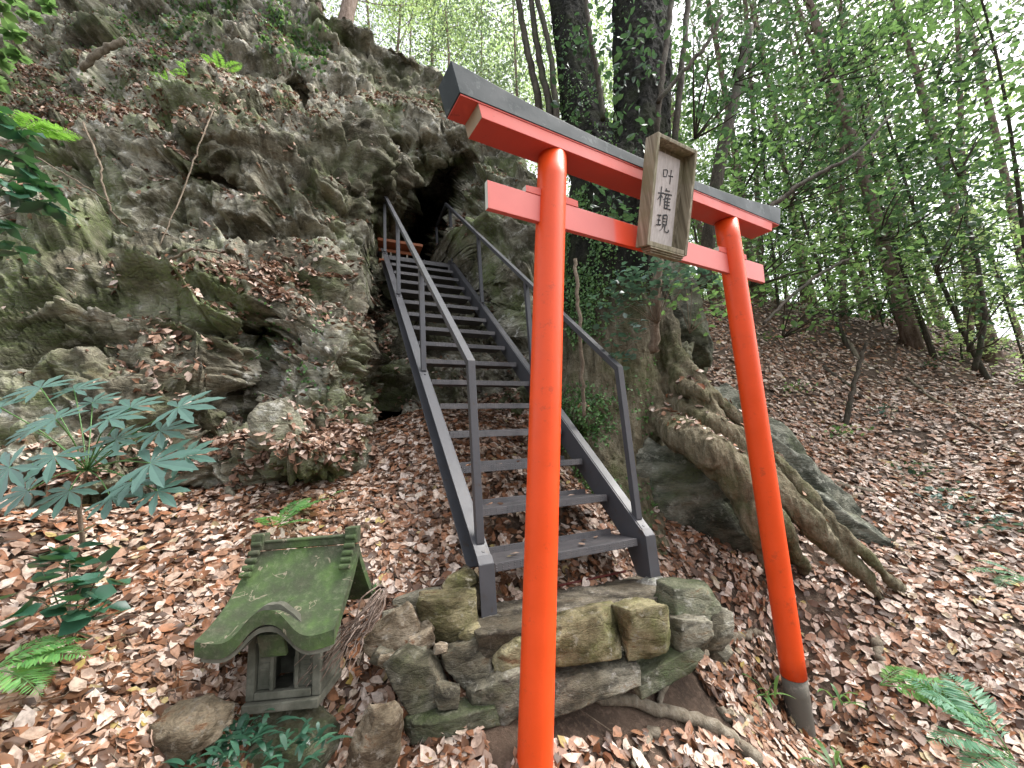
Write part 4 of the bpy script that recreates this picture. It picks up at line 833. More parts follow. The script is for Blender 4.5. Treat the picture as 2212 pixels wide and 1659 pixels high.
for c_, r0 in (((1390, 830, 3.36), 30), ((1352, 640, 3.62), 26), ((1305, 880, 3.28), 24), ((1266, 905, 3.3), 32), ((1400, 720, 3.6), 20)):
    p = unp(*c_); rr = r0*c_[2]/FPX; mb.tube([p-ZZ*rr, p-ZZ*rr*.5, p, p+ZZ*rr*.5, p+ZZ*rr], [rr*.3, rr*.85, rr, rr*.85, rr*.3], 10)
TV, TN, TF = fuse(mb, .0125)
td = fbm(TV*np.array([8, 8, 2.2]), 4, 12)*.036+(1-np.abs(fbm(TV*np.array([22, 22, 6]), 3, 14))*2)*.012+facets(TV*np.array([30, 30, 11]), 15, .8)*.005
TV = TV+TN*td[:, None]
cam_line = _cl
tree = tag(empty('big_tree', unp(1320, 1150, 2.8)), 'massive ivy clad tree with two trunks and buttress roots right beside the stairs', 'tree')
# lower, light part and upper, dark part share one trunk material that greys with lichen
m, nt, b = newmat('big_trunk_bark'); v = coords(nt, (1, 1, .22), kind='World'); w = coords(nt, kind='World')
n1 = noise(nt, v, 20, 6, .7, .3); n2 = noise(nt, w, 3.4, 5, .62); n3 = noise(nt, w, 30, 5, .7)
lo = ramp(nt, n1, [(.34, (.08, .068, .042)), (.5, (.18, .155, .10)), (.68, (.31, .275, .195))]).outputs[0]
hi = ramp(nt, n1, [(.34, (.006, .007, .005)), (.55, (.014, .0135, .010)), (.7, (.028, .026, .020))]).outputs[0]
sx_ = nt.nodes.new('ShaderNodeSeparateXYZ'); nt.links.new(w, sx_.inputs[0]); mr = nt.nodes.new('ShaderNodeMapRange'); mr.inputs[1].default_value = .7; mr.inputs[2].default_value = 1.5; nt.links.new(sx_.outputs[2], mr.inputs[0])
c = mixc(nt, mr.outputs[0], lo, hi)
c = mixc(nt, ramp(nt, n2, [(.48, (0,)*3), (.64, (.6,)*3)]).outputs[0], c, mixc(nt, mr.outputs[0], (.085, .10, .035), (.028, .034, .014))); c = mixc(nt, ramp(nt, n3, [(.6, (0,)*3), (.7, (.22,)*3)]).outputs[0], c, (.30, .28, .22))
nt.links.new(c, b.inputs['Base Color']); b.inputs['Roughness'].default_value = .92; b.inputs['Specular IOR Level'].default_value = .2
ad = nt.nodes.new('ShaderNodeMath'); ad.operation = 'ADD'; nt.links.new(n1, ad.inputs[0]); nt.links.new(n3, ad.inputs[1]); bump(nt, b, ad.outputs[0], 1.0, .03); M_trunk = m
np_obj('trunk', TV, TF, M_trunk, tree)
_c = np.where((TN[:, 2] > .55) & (TV[:, 2] < .6))[0]; _c = rgt.choice(_c, 170); _V, _F = leaves(TV[_c]+TN[_c]*.012, TN[_c], rgt.uniform(.03, .07, len(_c)), rgt, np.full(len(_c), .25)); tag(np_obj('root_leaves', _V, _F, M_litter), kind='stuff')
def cards(P, Nn, size, rng, tilt=1.0, asp=.55):
    """many small four-cornered leaves"""
    n = len(P); ex, ey, ez = frames(Nn, rng, np.full(n, tilt)); s = (np.broadcast_to(size, (n,)))[:, None]
    b_ = rng.normal(0, .12, (n, 1))*s
    W = np.stack([P-ey*s*.5, P+ex*s*asp*.5+ez*b_, P+ey*s*.5, P-ex*s*asp*.5+ez*b_], 1).reshape(-1, 3)
    return W, [np.arange(n*4).reshape(n, 4)]
# ivy on the trunk
sx, sy, dd = lens_px(TV); tn = TN; face = -(TV*tn).sum(1)/np.linalg.norm(TV, axis=1)
pm = np.clip(fbm(TV*2.6, 3, 91)*3.0+.55, 0, 1)*np.clip((1420-sx)/120, 0.0, 1)*(face > -.1)*np.where(sy > 360, 1, .14)
pm *= np.clip(1-np.exp(-(((sx-1355)/38)**2)), .15, 1)*np.where((sy > 1020) & (sx > 1350), 1.6, 1)
iv = rgt.choice(len(TV), 11000, p=pm/pm.sum()); V, F = cards(TV[iv]+tn[iv]*rgt.uniform(.005, .03, (len(iv), 1)), tn[iv], rgt.uniform(.014, .032, len(iv)), rgt, .6, .8)
np_obj('ivy', V, F, M_ivy, tree)['kind'] = 'stuff'
# glossy leaves sprouting from the upper trunks
def sprays(cs, n, spread, size, rng, flat=.45, wid=.9, up=.6, curl=.25, tilt=.6):
    P = []; 
    for c in cs: P.append(np.asarray(c)+rng.normal(0, 1, (n, 3))*np.array([spread, spread, spread*flat]))
    P = np.concatenate(P); Nn = np.tile(np.array([0, 0, 1.]), (len(P), 1)); return leaves(P, Nn, rng.uniform(size*.65, size*1.25, len(P)), rng, tilt, curl, wid)
cs = [unp(px_, py_, d) for px_, py_, d in ((1280, 400, 3.1), (1262, 330, 3.3), (1300, 455, 3.05), (1240, 250, 3.5), (1340, 430, 3.0), (1390, 130, 3.3), (1370, 70, 3.4), (1350, 250, 3.3), (1345, 160, 3.4), (1400, 320, 3.2), (1410, 400, 3.2), (1300, 160, 3.7), (1225, 130, 3.8), (1265, 90, 3.8), (1300, 20, 3.9))]
V, F = sprays(cs, 26, .10, .075, rgt, 1.1, .9, tilt=.9); np_obj('trunk_foliage', V, F, M_ever, tree, False)

# ================================================================== PLANTS
def rot_about(v, k, a): k = k/np.linalg.norm(k); return v*math.cos(a)+np.cross(k, v)*math.sin(a)+k*(k@v)*(1-math.cos(a))
def frames_from(D_, N_):
    ey = D_/np.linalg.norm(D_, axis=1)[:, None]; ex = np.cross(ey, N_); ex /= np.linalg.norm(ex, axis=1)[:, None]+1e-9; return ex, ey, np.cross(ex, ey)
def blades(base, dirs, norm, size, rng, width=1., curl=.15, fold=.1):
    base, dirs, norm = map(np.asarray, (base, dirs, norm)); fr = frames_from(dirs, norm); size = np.broadcast_to(size, (len(base),))
    return leaves(base+fr[1]*size[:, None]*.5, None, size, rng, 0, curl, width, fr, fold)
def joinVF(parts):
    V = np.concatenate([p[0] for p in parts]); F = []; o = 0
    for v, f in parts: F += [np.asarray(a)+o for a in f]; o += len(v)
    t = [a for a in F if a.shape[1] == 3]; q = [a for a in F if a.shape[1] == 4]; return V, [np.concatenate(x) for x in (t, q) if x]
def fern(name, base, fronds, mat, label, rng, L=.3, cat='fern', wid=.30):
    root = tag(empty(name, base), label, cat)
    for az, el, ln in fronds:
        d = np.array([math.sin(R(az))*math.cos(R(el)), math.cos(R(az))*math.cos(R(el)), math.sin(R(el))]); side = np.cross(d, ZZ); side /= np.linalg.norm(side)
        t = np.linspace(0, 1, 26); l = L*ln; C = base+d*l*t[:, None]-ZZ*(t**2.2)[:, None]*l*.38; T_ = np.gradient(C, axis=0); T_ /= np.linalg.norm(T_, axis=1)[:, None]
        ups = np.cross(side, T_); ups *= np.sign(ups[:, 2:3]+1e-9); ii = np.arange(4, 26)
        w = l*wid*np.sin(np.clip((t[ii]-.08)/.92, 0, 1)*math.pi*.94+.12)**.8*(1.15-t[ii]*.75); B = []; Dd = []; Nn = []; Sz = []
        for s in (-1, 1):
            B.append(C[ii]); Dd.append(side*s+T_[ii]*.45-ZZ*.12); Nn.append(ups[ii]+rng.normal(0, .12, (len(ii), 3))); Sz.append(w)
        V, F = blades(np.concatenate(B), np.concatenate(Dd), np.concatenate(Nn), np.concatenate(Sz), rng, .25, .1, .1)
        fo = np_obj('frond', V, F, mat, root, False); mb = MB(); mb.tube(C, np.linspace(.0028, .0008, 26)*(.6+L), 5); mb.build('stem', M_grass, fo, True)
    return root
rgp = np.random.default_rng(5)
fern('fern', on_ground(590, 1150), [(20, 50, 1.1), (60, 45, 1.2), (-60, 25, 1.0), (160, 40, .9), (100, 30, .8)], M_fern, 'feathery green fern growing at the cliff foot above the stone shrine', rgp, .34)
fern('fern', on_ground(700, 1085), [(-30, 40, 1), (60, 40, 1), (-90, 30, .8)], M_fern, 'small fern at the base of the cliff near the top of the leaf slope', rgp, .18)
fern('fern', unp(-20, 1450, 1.05), [(70, 20, 1.1), (50, 30, 1.0), (100, 5, .9), (20, 35, .9)], M_fern, 'broad bright fern reaching in at the lower left edge', rgp, .20, wid=.42)
fern('fern', unp(40, 1440, 1.2), [(80, 30, 1.1), (110, 10, 1.0), (60, 40, .8)], M_fern, 'dark low fern under the glossy seedling at the lower left', rgp, .17, wid=.4)
fern('fern', unp(1900, 1480, 1.75), [(110, 20, 1.2), (140, 15, 1.2), (80, 30, .8)], M_fern, 'light green fern spreading in the leaves right of the gate foot', rgp, .30, wid=.34)
fern('fern', unp(2190, 1640, 1.45), [(-60, 55, 1.2), (-30, 50, 1.3), (-90, 35, 1.1), (0, 60, 1.2), (-110, 25, 1)], M_ferng, 'large bluish fern at the lower right corner', rgp, .33, wid=.3)
fern('fern', unp(2215, 1250, 2.2), [(-80, 30, 1), (-110, 20, 1), (-50, 45, .8)], M_ferng, 'bluish fern at the right edge halfway down the slope', rgp, .3)
for px_, py_, lab, s_ in ((488, 158, 'bright green fern on top of the cliff, the upper right one of the pair', .36), (365, 196, 'bright green fern on the cliff ledge, the left one of the pair', .42), (435, 160, 'thin bright fern lying flat between the two cliff ferns', .26)):
    p = on_cliff(px_, py_); q = p*(1-.12/np.linalg.norm(p)); fern('cliff_fern', q, [(-100, 25, 1), (-140, 40, .9), (160, 30, .9), (100, 30, 1), (-60, 45, .7)], M_fernb, lab, rgp, s_)
fern('cliff_fern', unp(40, 285, 3.0), [(80, 20, 1.1), (110, 10, 1.1), (60, 35, .9), (140, 5, .9)], M_fernb, 'bright green fern hanging over the cliff at the left edge', rgp, .40, wid=.35)
# palmate plant at the left
def palmate(c, az, tiltv, size, rng, lobes=8):
    n = np.array(tiltv, float); n /= np.linalg.norm(n); d0 = np.array([math.sin(R(az)), math.cos(R(az)), 0]); d0 -= n*(n@d0); d0 /= np.linalg.norm(d0); e0 = np.cross(d0, n); V = [c]; F = []
    for k in range(lobes):
        a = R(-128+256*k/(lobes-1)); l = size*(1-.32*abs(a)/2.3)*rng.uniform(.9, 1.08); dr = d0*math.cos(a)+e0*math.sin(a); sd_ = np.cross(n, dr); dn = rng.uniform(.05, .16)
        prof = [(.30, .085), (.5, .12), (.62, .15), (.72, .10), (.84, .085), (1, 0)]; i0 = len(V)
        for t, w in prof[:-1]:
            for s in (-1, 1): V.append(c+dr*l*t+sd_*s*w*l*rng.uniform(.85, 1.15)-n*(dn*l*t*t)+n*.02*l)
            V.append(c+dr*l*t-n*(dn*l*t*t))
        V.append(c+dr*l-n*dn*l)
        m0 = [0]+[i0+3*j+2 for j in range(5)]+[len(V)-1]
        for s in (0, 1):
            e = [0]+[i0+3*j+s for j in range(5)]+[len(V)-1]
            for j in range(6):
                f = [m0[j], m0[j+1], e[j+1], e[j]]; f = list(dict.fromkeys(f)); F.append(f if s else f[::-1])
    return V, F
fat = tag(empty('palmate_shrub', unp(185, 1170, 1.75)), 'shrub with large pale blue green hand shaped leaves in front of the left cliff', 'shrub')
hub = unp(188, 1015, 1.62); mb = MB(); mb.tube(smoothline([unp(180, 1180, 1.72), unp(172, 1090, 1.68), hub], 12), np.linspace(.009, .005, 12), 7); mb.build('stem', M_twig, fat, True)
for px_, py_, d, az, sz, tl in ((88, 838, 1.7, -60, .135, (.1, -.35, 1)), (160, 842, 1.75, -10, .12, (0, -.3, 1)), (282, 880, 1.62, -30, .13, (.1, -.3, 1)), (385, 880, 1.62, 70, .15, (0, -.35, 1)), (120, 905, 1.5, -80, .13, (0, -.25, 1)), (235, 905, 1.55, 60, .12, (0, -.15, 1)),
                            (20, 1010, 1.35, 200, .135, (0, -1.1, .8)), (118, 985, 1.45, 170, .12, (.2, -.7, 1)), (205, 985, 1.7, 20, .12, (0, -.5, 1)), (325, 1000, 1.5, 75, .17, (.1, -.5, 1)), (285, 1040, 1.5, 120, .12, (0, -.4, 1)), (70, 930, 1.75, -50, .11, (.0, -.4, 1)), (345, 930, 1.6, 90, .12, (.1, -.4, 1)), (60, 1060, 1.45, 220, .11, (0, -.6, 1)), (150, 1060, 1.5, 180, .12, (.1, -.6, 1)), (400, 985, 1.58, 80, .12, (.1, -.5, 1)), (250, 950, 1.6, 10, .12, (0, -.5, 1)), (0, 880, 1.6, -90, .13, (0, -.4, 1)), (340, 1060, 1.48, 110, .11, (.1, -.5, 1)), (200, 870, 1.8, 0, .11, (0, -.4, 1)), (240, 1075, 1.5, 100, .12, (0, -.3, 1))):
    tl = (tl[0], min(tl[1]-.55, -.75), tl[2]); sz *= 1.08; c = unp(px_, py_, d); V, F = palmate(c, az, tl, sz, rgp); mb = MB(); mb.add(V, F); lf = mb.build('leaf', M_glauc, fat, False)
    mb = MB(); mb.tube(smoothline([hub, (hub+c)/2+ZZ*.02, c], 10), .0024, 5); mb.build('petiole', M_grass, lf, True)
# glossy seedling lower left and shrub at left edge
def sprig(name, label, cat, base, nodes, mat, rng, size, per=7, width=1.15, stem=.004, droop=.0, spr=.12):
    root = tag(empty(name, base), label, cat); mb = MB()
    for nd in nodes: mb.tube(smoothline([base, base*.45+nd*.55+ZZ*.02, nd], 10), np.linspace(stem, stem*.5, 10), 6)
    mb.build('stem', M_twig, root, True); B = []; D_ = []; N_ = []
    for nd in nodes:
        a0 = rng.uniform(0, 6.28)
        for k in range(per):
            a = a0+k*2.4+rng.normal(0, .25); el = rng.uniform(-.35, .45)-droop; d = np.array([math.cos(a)*math.cos(el), math.sin(a)*math.cos(el), math.sin(el)])
            B.append(nd+rng.normal(0, size*spr, 3)); D_.append(d); N_.append(np.array([0, 0, 1.])+rng.normal(0, .35, 3))
    V, F = blades(B, D_, N_, rng.uniform(size*.75, size*1.2, len(B)), rng, width, .2, .12); np_obj('foliage', V, F, mat, root, True); return root
sprig('glossy_seedling', 'dark green glossy broadleaf seedling in the leaves at the lower left', 'plant', unp(150, 1390, 1.32), [unp(175, 1270, 1.25), unp(120, 1310, 1.22), unp(150, 1215, 1.32), unp(190, 1300, 1.2), unp(90, 1230, 1.3), unp(215, 1240, 1.28), unp(140, 1180, 1.35), unp(220, 1320, 1.2), unp(80, 1290, 1.25)], M_camel, rgp, .075, 7, 1.5, .003, 0, .3)
sprig('glossy_shrub', 'shrub with shiny drooping leaves at the left edge halfway up', 'shrub', unp(-120, 520, 2.0), [unp(20, 330, 1.75), unp(60, 360, 1.7), unp(90, 400, 1.7), unp(40, 420, 1.65), unp(100, 440, 1.7), unp(10, 480, 1.7), unp(-20, 380, 1.6), unp(30, 540, 1.7), unp(60, 300, 1.9), unp(0, 250, 1.8)], M_camel, rgp, .095, 8, .95, .004, .4)
sprig('hanging_branch', 'dark leafy branch hanging into the top left corner', 'branch', unp(-160, -150, 2.4), [unp(0, 20, 2.3), unp(30, 70, 2.3), unp(0, 130, 2.3), unp(60, 30, 2.4), unp(10, -20, 2.2), unp(-20, 170, 2.2), unp(100, 10, 2.5), unp(40, 120, 2.4)], M_broad, rgp, .07, 14, 1.)
sprig('trunk_shrub', 'pale leaved evergreen shrub growing in front of the big tree under the plaque', 'shrub', unp(1418, 700, 2.75), [unp(x_, y_, d) for x_, y_, d in ((1330, 610, 2.6), (1360, 590, 2.6), (1400, 575, 2.6), (1440, 565, 2.65), (1470, 590, 2.7), (1345, 650, 2.6), (1320, 690, 2.6), (1340, 740, 2.6), (1380, 620, 2.6), (1430, 610, 2.7), (1500, 600, 2.8), (1520, 570, 2.8), (1315, 640, 2.65), (1360, 700, 2.65), (1480, 560, 2.5), (1450, 600, 2.5), (1540, 600, 2.7), (1400, 630, 2.55), (1335, 780, 2.6))], M_glauc, rgp, .050, 20, 1.3, .0025, 0, .95)
sprig('trunk_shrub', 'green leafy sapling behind the right end of the gate', 'shrub', unp(1490, 720, 3.3), [unp(x_, y_, d) for x_, y_, d in ((1480, 590, 3.2), (1530, 640, 3.2), (1550, 600, 3.3), (1500, 560, 3.3), (1540, 680, 3.2), (1570, 660, 3.3), (1460, 640, 3.2))], M_broad, rgp, .06, 20, 1.2, .003, 0, 1.1)
def tuft(name, label, base, n, L, mat, rng, wid=.10, spread=.02):
    B = []; D_ = []; N_ = []; parts = []
    for k in range(n):
        a = rng.uniform(0, 6.28); el = rng.uniform(.3, 1.3); l = L*rng.uniform(.6, 1.1); d = np.array([math.cos(a)*math.cos(el), math.sin(a)*math.cos(el), math.sin(el)]); sd_ = np.cross(d, ZZ); sd_ /= np.linalg.norm(sd_); b0 = base+rng.normal(0, spread, 3)*np.array([1, 1, .2])
        t = np.linspace(0, 1, 9); C = b0+d*l*t[:, None]-ZZ*(t**2)[:, None]*l*.5; w = l*wid*.5*np.sin(math.pi*np.clip(t*.85+.12, 0, 1)); V = np.stack([C-sd_*w[:, None], C+sd_*w[:, None]], 1).reshape(-1, 3)
        parts.append((V, [np.array([[2*i, 2*i+1, 2*i+3, 2*i+2] for i in range(8)])]))
    V, F = joinVF(parts); return tag(np_obj(name, V, F, mat, None, True), label, 'grass')
tuft('strap_leaf_plant', 'arching strap leaves just left of the right gate foot', unp(1655, 1500, 1.98), 9, .17, M_grass, rgp)
tuft('strap_leaf_plant', 'arching strap leaves just right of the right gate foot', unp(1822, 1520, 1.95), 8, .18, M_grass, rgp)
tuft('strap_leaf_plant', 'strap leaves at the bottom edge below the right gate foot', unp(1800, 1655, 1.75), 8, .18, M_grass, rgp)
tuft('strap_leaf_plant', 'little grass tuft beside the upper left stones of the footing', unp(795, 1280, 1.75), 6, .07, M_grass, rgp)
for px_, py_, d, n, lab in ((520, 1590, 1.28, 60, 'dense dark fern moss clump left of the pedestal stone'), (640, 1620, 1.25, 60, 'dense green clump in front of the pedestal stone'), (460, 1650, 1.2, 40, 'low green clump at the bottom edge left of the shrine')):
    tag(tuft('moss_fern_clump', lab, unp(px_, py_, d), n, .085, M_camel, rgp, .22, .05), kind='stuff')
# creepers with tiny leaves on rocks
def creeper(label, cs, n, spread, mat, size, rng):
    P = []; Nn = []
    for c in cs:
        for _ in range(n):
            q = on_cliff(c[0]+rng.normal(0, spread), c[1]+rng.normal(0, spread*2.0)); P.append(q*(1-.02/np.linalg.norm(q))); Nn.append(-q/np.linalg.norm(q)+ZZ*.4)
    V, F = cards(np.array(P), np.array(Nn), rng.uniform(size*.6, size*1.3, len(P)), rng, .5, .85); tag(np_obj('creeper', V, F, mat, None, False), label, 'creeper')
creeper('tiny leaved creeper on the dark hollow of the left cliff', [(560, 700), (600, 720), (540, 800), (620, 780), (660, 820), (590, 860), (700, 700)], 40, 14, M_ivy, .028, rgp)
creeper('green plants covering the rock knob at the top of the cliff', [(370, 40), (420, 30), (600, 60), (640, 90), (580, 20), (690, 110), (480, 15), (340, 80), (280, 60)], 170, 16, M_broad, .075, rgp)
creeper('sparse green plants on the left cliff top', [(130, 200), (60, 170), (220, 190), (150, 230), (30, 240), (180, 130)], 45, 22, M_broad, .06, rgp)

# ================================================================== STICKS, VINES, BRANCHES ON THE GROUND
def stick(name, label, pts, cat='branch', mat=None, n=20, wob=.01, group=None):
    P_, r_ = cam_line(pts, n); P_ = P_+rgp.normal(0, wob, P_.shape)*np.array([1, 1, .6]); mb = MB(); mb.tube(P_, r_, 8); return tag(mb.build(name, mat or M_stick, None, True), label, cat, group)
def gstick(label, pts, rpx, mat=None, lift=.012, taper=.5):
    G_ = np.array([on_ground(a, b_) for a, b_ in pts]); C = smoothline(G_, 22); C[:, 2] = gz(C[:, 0], C[:, 1])*.65+C[:, 2]*.35+lift; dd_ = lens_px(C)[2]; r_ = rpx*dd_/FPX*np.linspace(1, taper, 22); C += rgp.normal(0, .006, C.shape)
    mb = MB(); mb.tube(C, r_, 8); return tag(mb.build('fallen_branch', mat or M_stick, None, True), label, 'branch')
gstick('thick bent dead branch lying across the soil left of the right gate foot', [(1255, 1535), (1340, 1535), (1450, 1562), (1540, 1590), (1640, 1662)], 11.5, lift=.03, taper=1.3)
gstick('short knotty branch at the bottom right of the footing', [(1535, 1415), (1480, 1450), (1440, 1500), (1420, 1560)], 12, lift=.02)
gstick('grey branch end under the footing stones pointing right', [(1520, 1412), (1600, 1398), (1650, 1388)], 13, lift=.02)
gstick('mossy stick at the bottom edge between the gate pillars', [(1420, 1590), (1390, 1625), (1370, 1670)], 12)
gstick('stump like branch piece near the right gate foot', [(1560, 1555), (1600, 1560), (1640, 1580)], 15)
gstick('dry branch lying in the leaves right of the gate', [(1890, 1385), (1905, 1440), (1915, 1490)], 12)
gstick('long dead branch on the middle of the right slope', [(1800, 1050), (1900, 1070), (1960, 1040), (2010, 1010)], 6)
gstick('thin pale twig curving over the right slope', [(1820, 980), (1860, 1030), (1930, 1085), (2010, 1120)], 3)
gstick('straight branch high on the right slope', [(1830, 740), (1870, 790), (1900, 800)], 5)
gstick('fallen branch under the right end of the tie beam', [(1640, 655), (1720, 680), (1790, 700)], 5)
gstick('long fallen pole at the top of the right slope', [(2080, 765), (2150, 768), (2200, 775)], 6)
gstick('thin stick on the slope left of the right edge', [(1960, 820), (2080, 900), (2200, 985)], 3)
gstick('dark branch lying on the upper right slope', [(1780, 795), (1850, 850), (1890, 880)], 6, M_barkd)
gstick('twig beside the stone shrine', [(700, 1400), (760, 1340), (800, 1300)], 4)
stick('vine', 'long pale vine hanging down the left cliff', [(178, 265, 3.4, 2.1), (215, 350, 3.25, 2.1), (222, 400, 3.2, 2.1), (245, 460, 3.2, 2), (275, 490, 3.3, 1.7)], 'vine', M_twig, 30, .004)
stick('vine', 'thin straight vine running down the middle of the cliff', [(462, 235, 4.1, 1.4), (440, 290, 3.8, 1.4), (400, 400, 3.6, 1.4), (345, 530, 3.3, 1.3)], 'vine', M_twig, 30, .003)
stick('vine', 'thin vine beside the left edge of the cliff', [(80, 340, 2.9, 1.5), (180, 400, 2.9, 1.5), (240, 440, 3.1, 1.3)], 'vine', M_twig, 20, .003)
stick('dead_branch', 'pale forked dead branch lying on the cliff ledge', [(300, 580, 3.05, 2.5), (350, 568, 3.0, 3), (410, 540, 3.0, 3), (470, 545, 3.0, 2)], 'branch', M_twig, 20, .006)
stick('dead_log', 'pale broken log lodged on the upper left cliff', [(178, 150, 6.3, 6), (215, 112, 6.3, 7), (270, 88, 6.4, 6)], 'log', M_stick, 20, .01)
mb = MB()
for k in range(26):
    o1, o2 = rgp.normal(0, 14, 2), rgp.normal(0, 20, 2); P_, r_ = cam_line([(822+o1[0]*.5, 1285+o1[1]*.5, 1.62, 1.6), (790+o1[0], 1335+o1[1], 1.54, 1.8), (742+o2[0], 1388+o2[1]*.6, 1.49, 1.6), (695+o2[0]*1.6, 1450+o2[1], 1.43, .8)], 14); mb.tube(P_+rgp.normal(0, .003, P_.shape), r_, 5)
tag(mb.build('dry_rootlets', M_barkc, None, True), 'bundle of dry brown rootlets right of the stone shrine', 'roots', None, 'stuff')

# ================================================================== FOREST
rgf = np.random.default_rng(77)
def make_tree(kind, seed):
    """returns (trunk V,F), (crown V,F) around the origin"""
    rg = np.random.default_rng(seed); mb = MB()
    H, r0 = {'cedar': (15, .095), 'slim': (13, .065), 'under': (4.6, .026), 'light': (9, .055)}[kind]; H *= rg.uniform(.9, 1.1)
    t = np.linspace(0, 1, 14); lean = rg.normal(0, .05, 2) if kind != 'under' else rg.normal(0, .07, 2)
    C = np.stack([lean[0]*H*t+np.sin(t*4+seed)*.02*H*(.4 if kind in ('cedar', 'slim') else 1.), lean[1]*H*t+np.cos(t*3+seed)*.02*H*.5, H*t-.3], -1)
    mb.tube(C, r0*(1-.72*t)*(1+.5*np.exp(-t*18)), 10); cl = []
    nb, h0, L0 = {'cedar': (34, .40, 2.0), 'slim': (26, .38, 1.9), 'under': (22, .22, 1.5), 'light': (34, .16, 2.4)}[kind]
    for k in range(nb):
        h = h0+(1-h0)*(k+rg.random())/nb; p = np.array([np.interp(h, t, C[:, i]) for i in range(3)]); a = k*2.4+rg.normal(0, .4)
        l = L0*rg.uniform(.5, 1.1)*(1.15-.75*h if kind != 'under' else 1-.4*h); e = {'cedar': -.05, 'slim': .15, 'under': .35, 'light': .45}[kind]+rg.normal(0, .15)
        d = np.array([math.cos(a)*math.cos(e), math.sin(a)*math.cos(e), math.sin(e)]); q = p+d*l; mid = (p+q)/2+rg.normal(0, .05, 3)*l
        B = smoothline([p, mid, q], 6); mb.tube(B, np.linspace(r0*.22, r0*.05, 6), 5, False)
        for f in (.45, .7, .95): cl.append((B[0]*(1-f)+B[-1]*f+rg.normal(0, .12, 3)*l, l))
        for _ in range(2):
            sd_ = d*rg.uniform(.3, .5)*l+rg.normal(0, .25, 3)*l; b0 = B[3]; mb.tube([b0, b0+sd_*.6, b0+sd_], [r0*.10, r0*.06, r0*.03], 4, False); cl.append((b0+sd_, l))
    tv = np.concatenate(mb.v); P = []
    n = {'cedar': 10, 'slim': 9, 'under': 18, 'light': 27}[kind]; fl = {'cedar': .5, 'slim': .5, 'under': .22, 'light': .45}[kind]; spd = {'cedar': .22, 'slim': .22, 'under': .17, 'light': .26}[kind]
    for c, l in cl:
        m = int(n*rg.uniform(.3, 1.6)); P.append(c+rg.normal(0, spd, (m, 3))*np.array([1, 1, fl]))
    P = np.concatenate(P); Nn = np.tile([0, 0, 1.], (len(P), 1))
    if kind == 'under': cv, cf = leaves(P, Nn, rg.uniform(.055, .105, len(P)), rg, .45, .2, .95)
    else: cv, cf = cards(P, Nn, rg.uniform(.08, .17, len(P))*(1 if kind != 'light' else .72), rg, 1.0, .5 if kind != 'light' else .6)
    return (tv, mb.f), (cv, cf)
PROTO = {}
def proto(kind, i, tm, cm):
    key = (kind, i, cm.name)
    if key not in PROTO:
        (tv, tf), (cv, cf) = make_tree(kind, 100+i*7+len(kind)*31)
        me = bpy.data.meshes.new('trunk'); me.from_pydata([tuple(v) for v in tv], [], tf); me.polygons.foreach_set('use_smooth', [True]*len(me.polygons)); me.materials.append(tm)
        mc = make_mesh('crown', cv, cf, False); mc.materials.append(cm); PROTO[key] = (me, mc, len(cv))
    return PROTO[key]
def plant_tree(name, kind, i, base, rz, sc, tm, cm, label, cat, group, crown=True):
    me, mc, _ = proto(kind, i, tm, cm); root = tag(empty(name, base), label, cat, group); root.rotation_euler = (0, 0, rz); root.scale = (sc, sc, sc)
    for nm, m_ in (('trunk', me), ('crown', mc)):
        if nm == 'crown' and not crown: continue
        o = bpy.data.objects.new(nm, m_); COL.objects.link(o); o.parent = root
    return root
def spot(px_, d):
    """ground point on the bearing of px_ at distance d"""
    q = unp(px_, 900, 1); q = q/np.hypot(q[0], q[1]); x, y = q[0]*d, q[1]*d; return np.array([x, y, gz1(x, y)])
ORD = 'first second third fourth fifth sixth seventh eighth ninth tenth eleventh twelfth thirteenth fourteenth fifteenth sixteenth seventeenth eighteenth nineteenth twentieth twenty-first twenty-second twenty-third twenty-fourth twenty-fifth twenty-sixth twenty-seventh twenty-eighth twenty-ninth thirtieth'.split()
ced = sorted([(1500, 9.5), (1560, 12), (1612, 13.5), (1668, 9.6), (1700, 9.0), (1745, 12.5), (1790, 9.2), (1828, 10.8), (1880, 8.6), (1915, 12.2), (1948, 9.6), (1985, 8.2), (2030, 10.2), (2065, 8.8), (2110, 11.4), (2150, 9.2), (2200, 8.4), (2260, 10), (1590, 9.0), (2090, 13.5)])
for k, (px_, d) in enumerate(ced):
    kind = ('cedar', 'slim')[k % 2]; d = d*1.22+.4
    plant_tree('conifer', kind, k % 4, spot(px_, d), rgf.uniform(0, 6.28), rgf.uniform(.85, 1.2), M_barkc, M_cedar, 'brown trunked conifer on the right crest, %s from the left' % ORD[k], 'tree', 'conifers along the crest of the right slope')
far = sorted([(1470, 17), (1560, 20), (1640, 18), (1760, 21), (1870, 19), (1990, 18), (2120, 20), (2240, 18), (1690, 25), (1930, 26)])  # the haze on these trees is only in their light leaf colours
for k, (px_, d) in enumerate(far):
    p = spot(px_, d); p[2] = max(p[2], 1.5) if p[2] > -8 else 1.5
    plant_tree('distant_tree', 'light', k % 3, p-ZZ*.5, rgf.uniform(0, 6.28), rgf.uniform(1.2, 1.7), M_barkc, M_cedar if k % 3 else M_light, 'hazy distant tree behind the conifers, %s from the left' % ORD[k], 'tree', 'distant trees beyond the right slope')
und = sorted([(1600, 6.6), (1740, 7.8), (1890, 7.2), (2040, 7.8), (2180, 7.4), (2310, 6.4)])
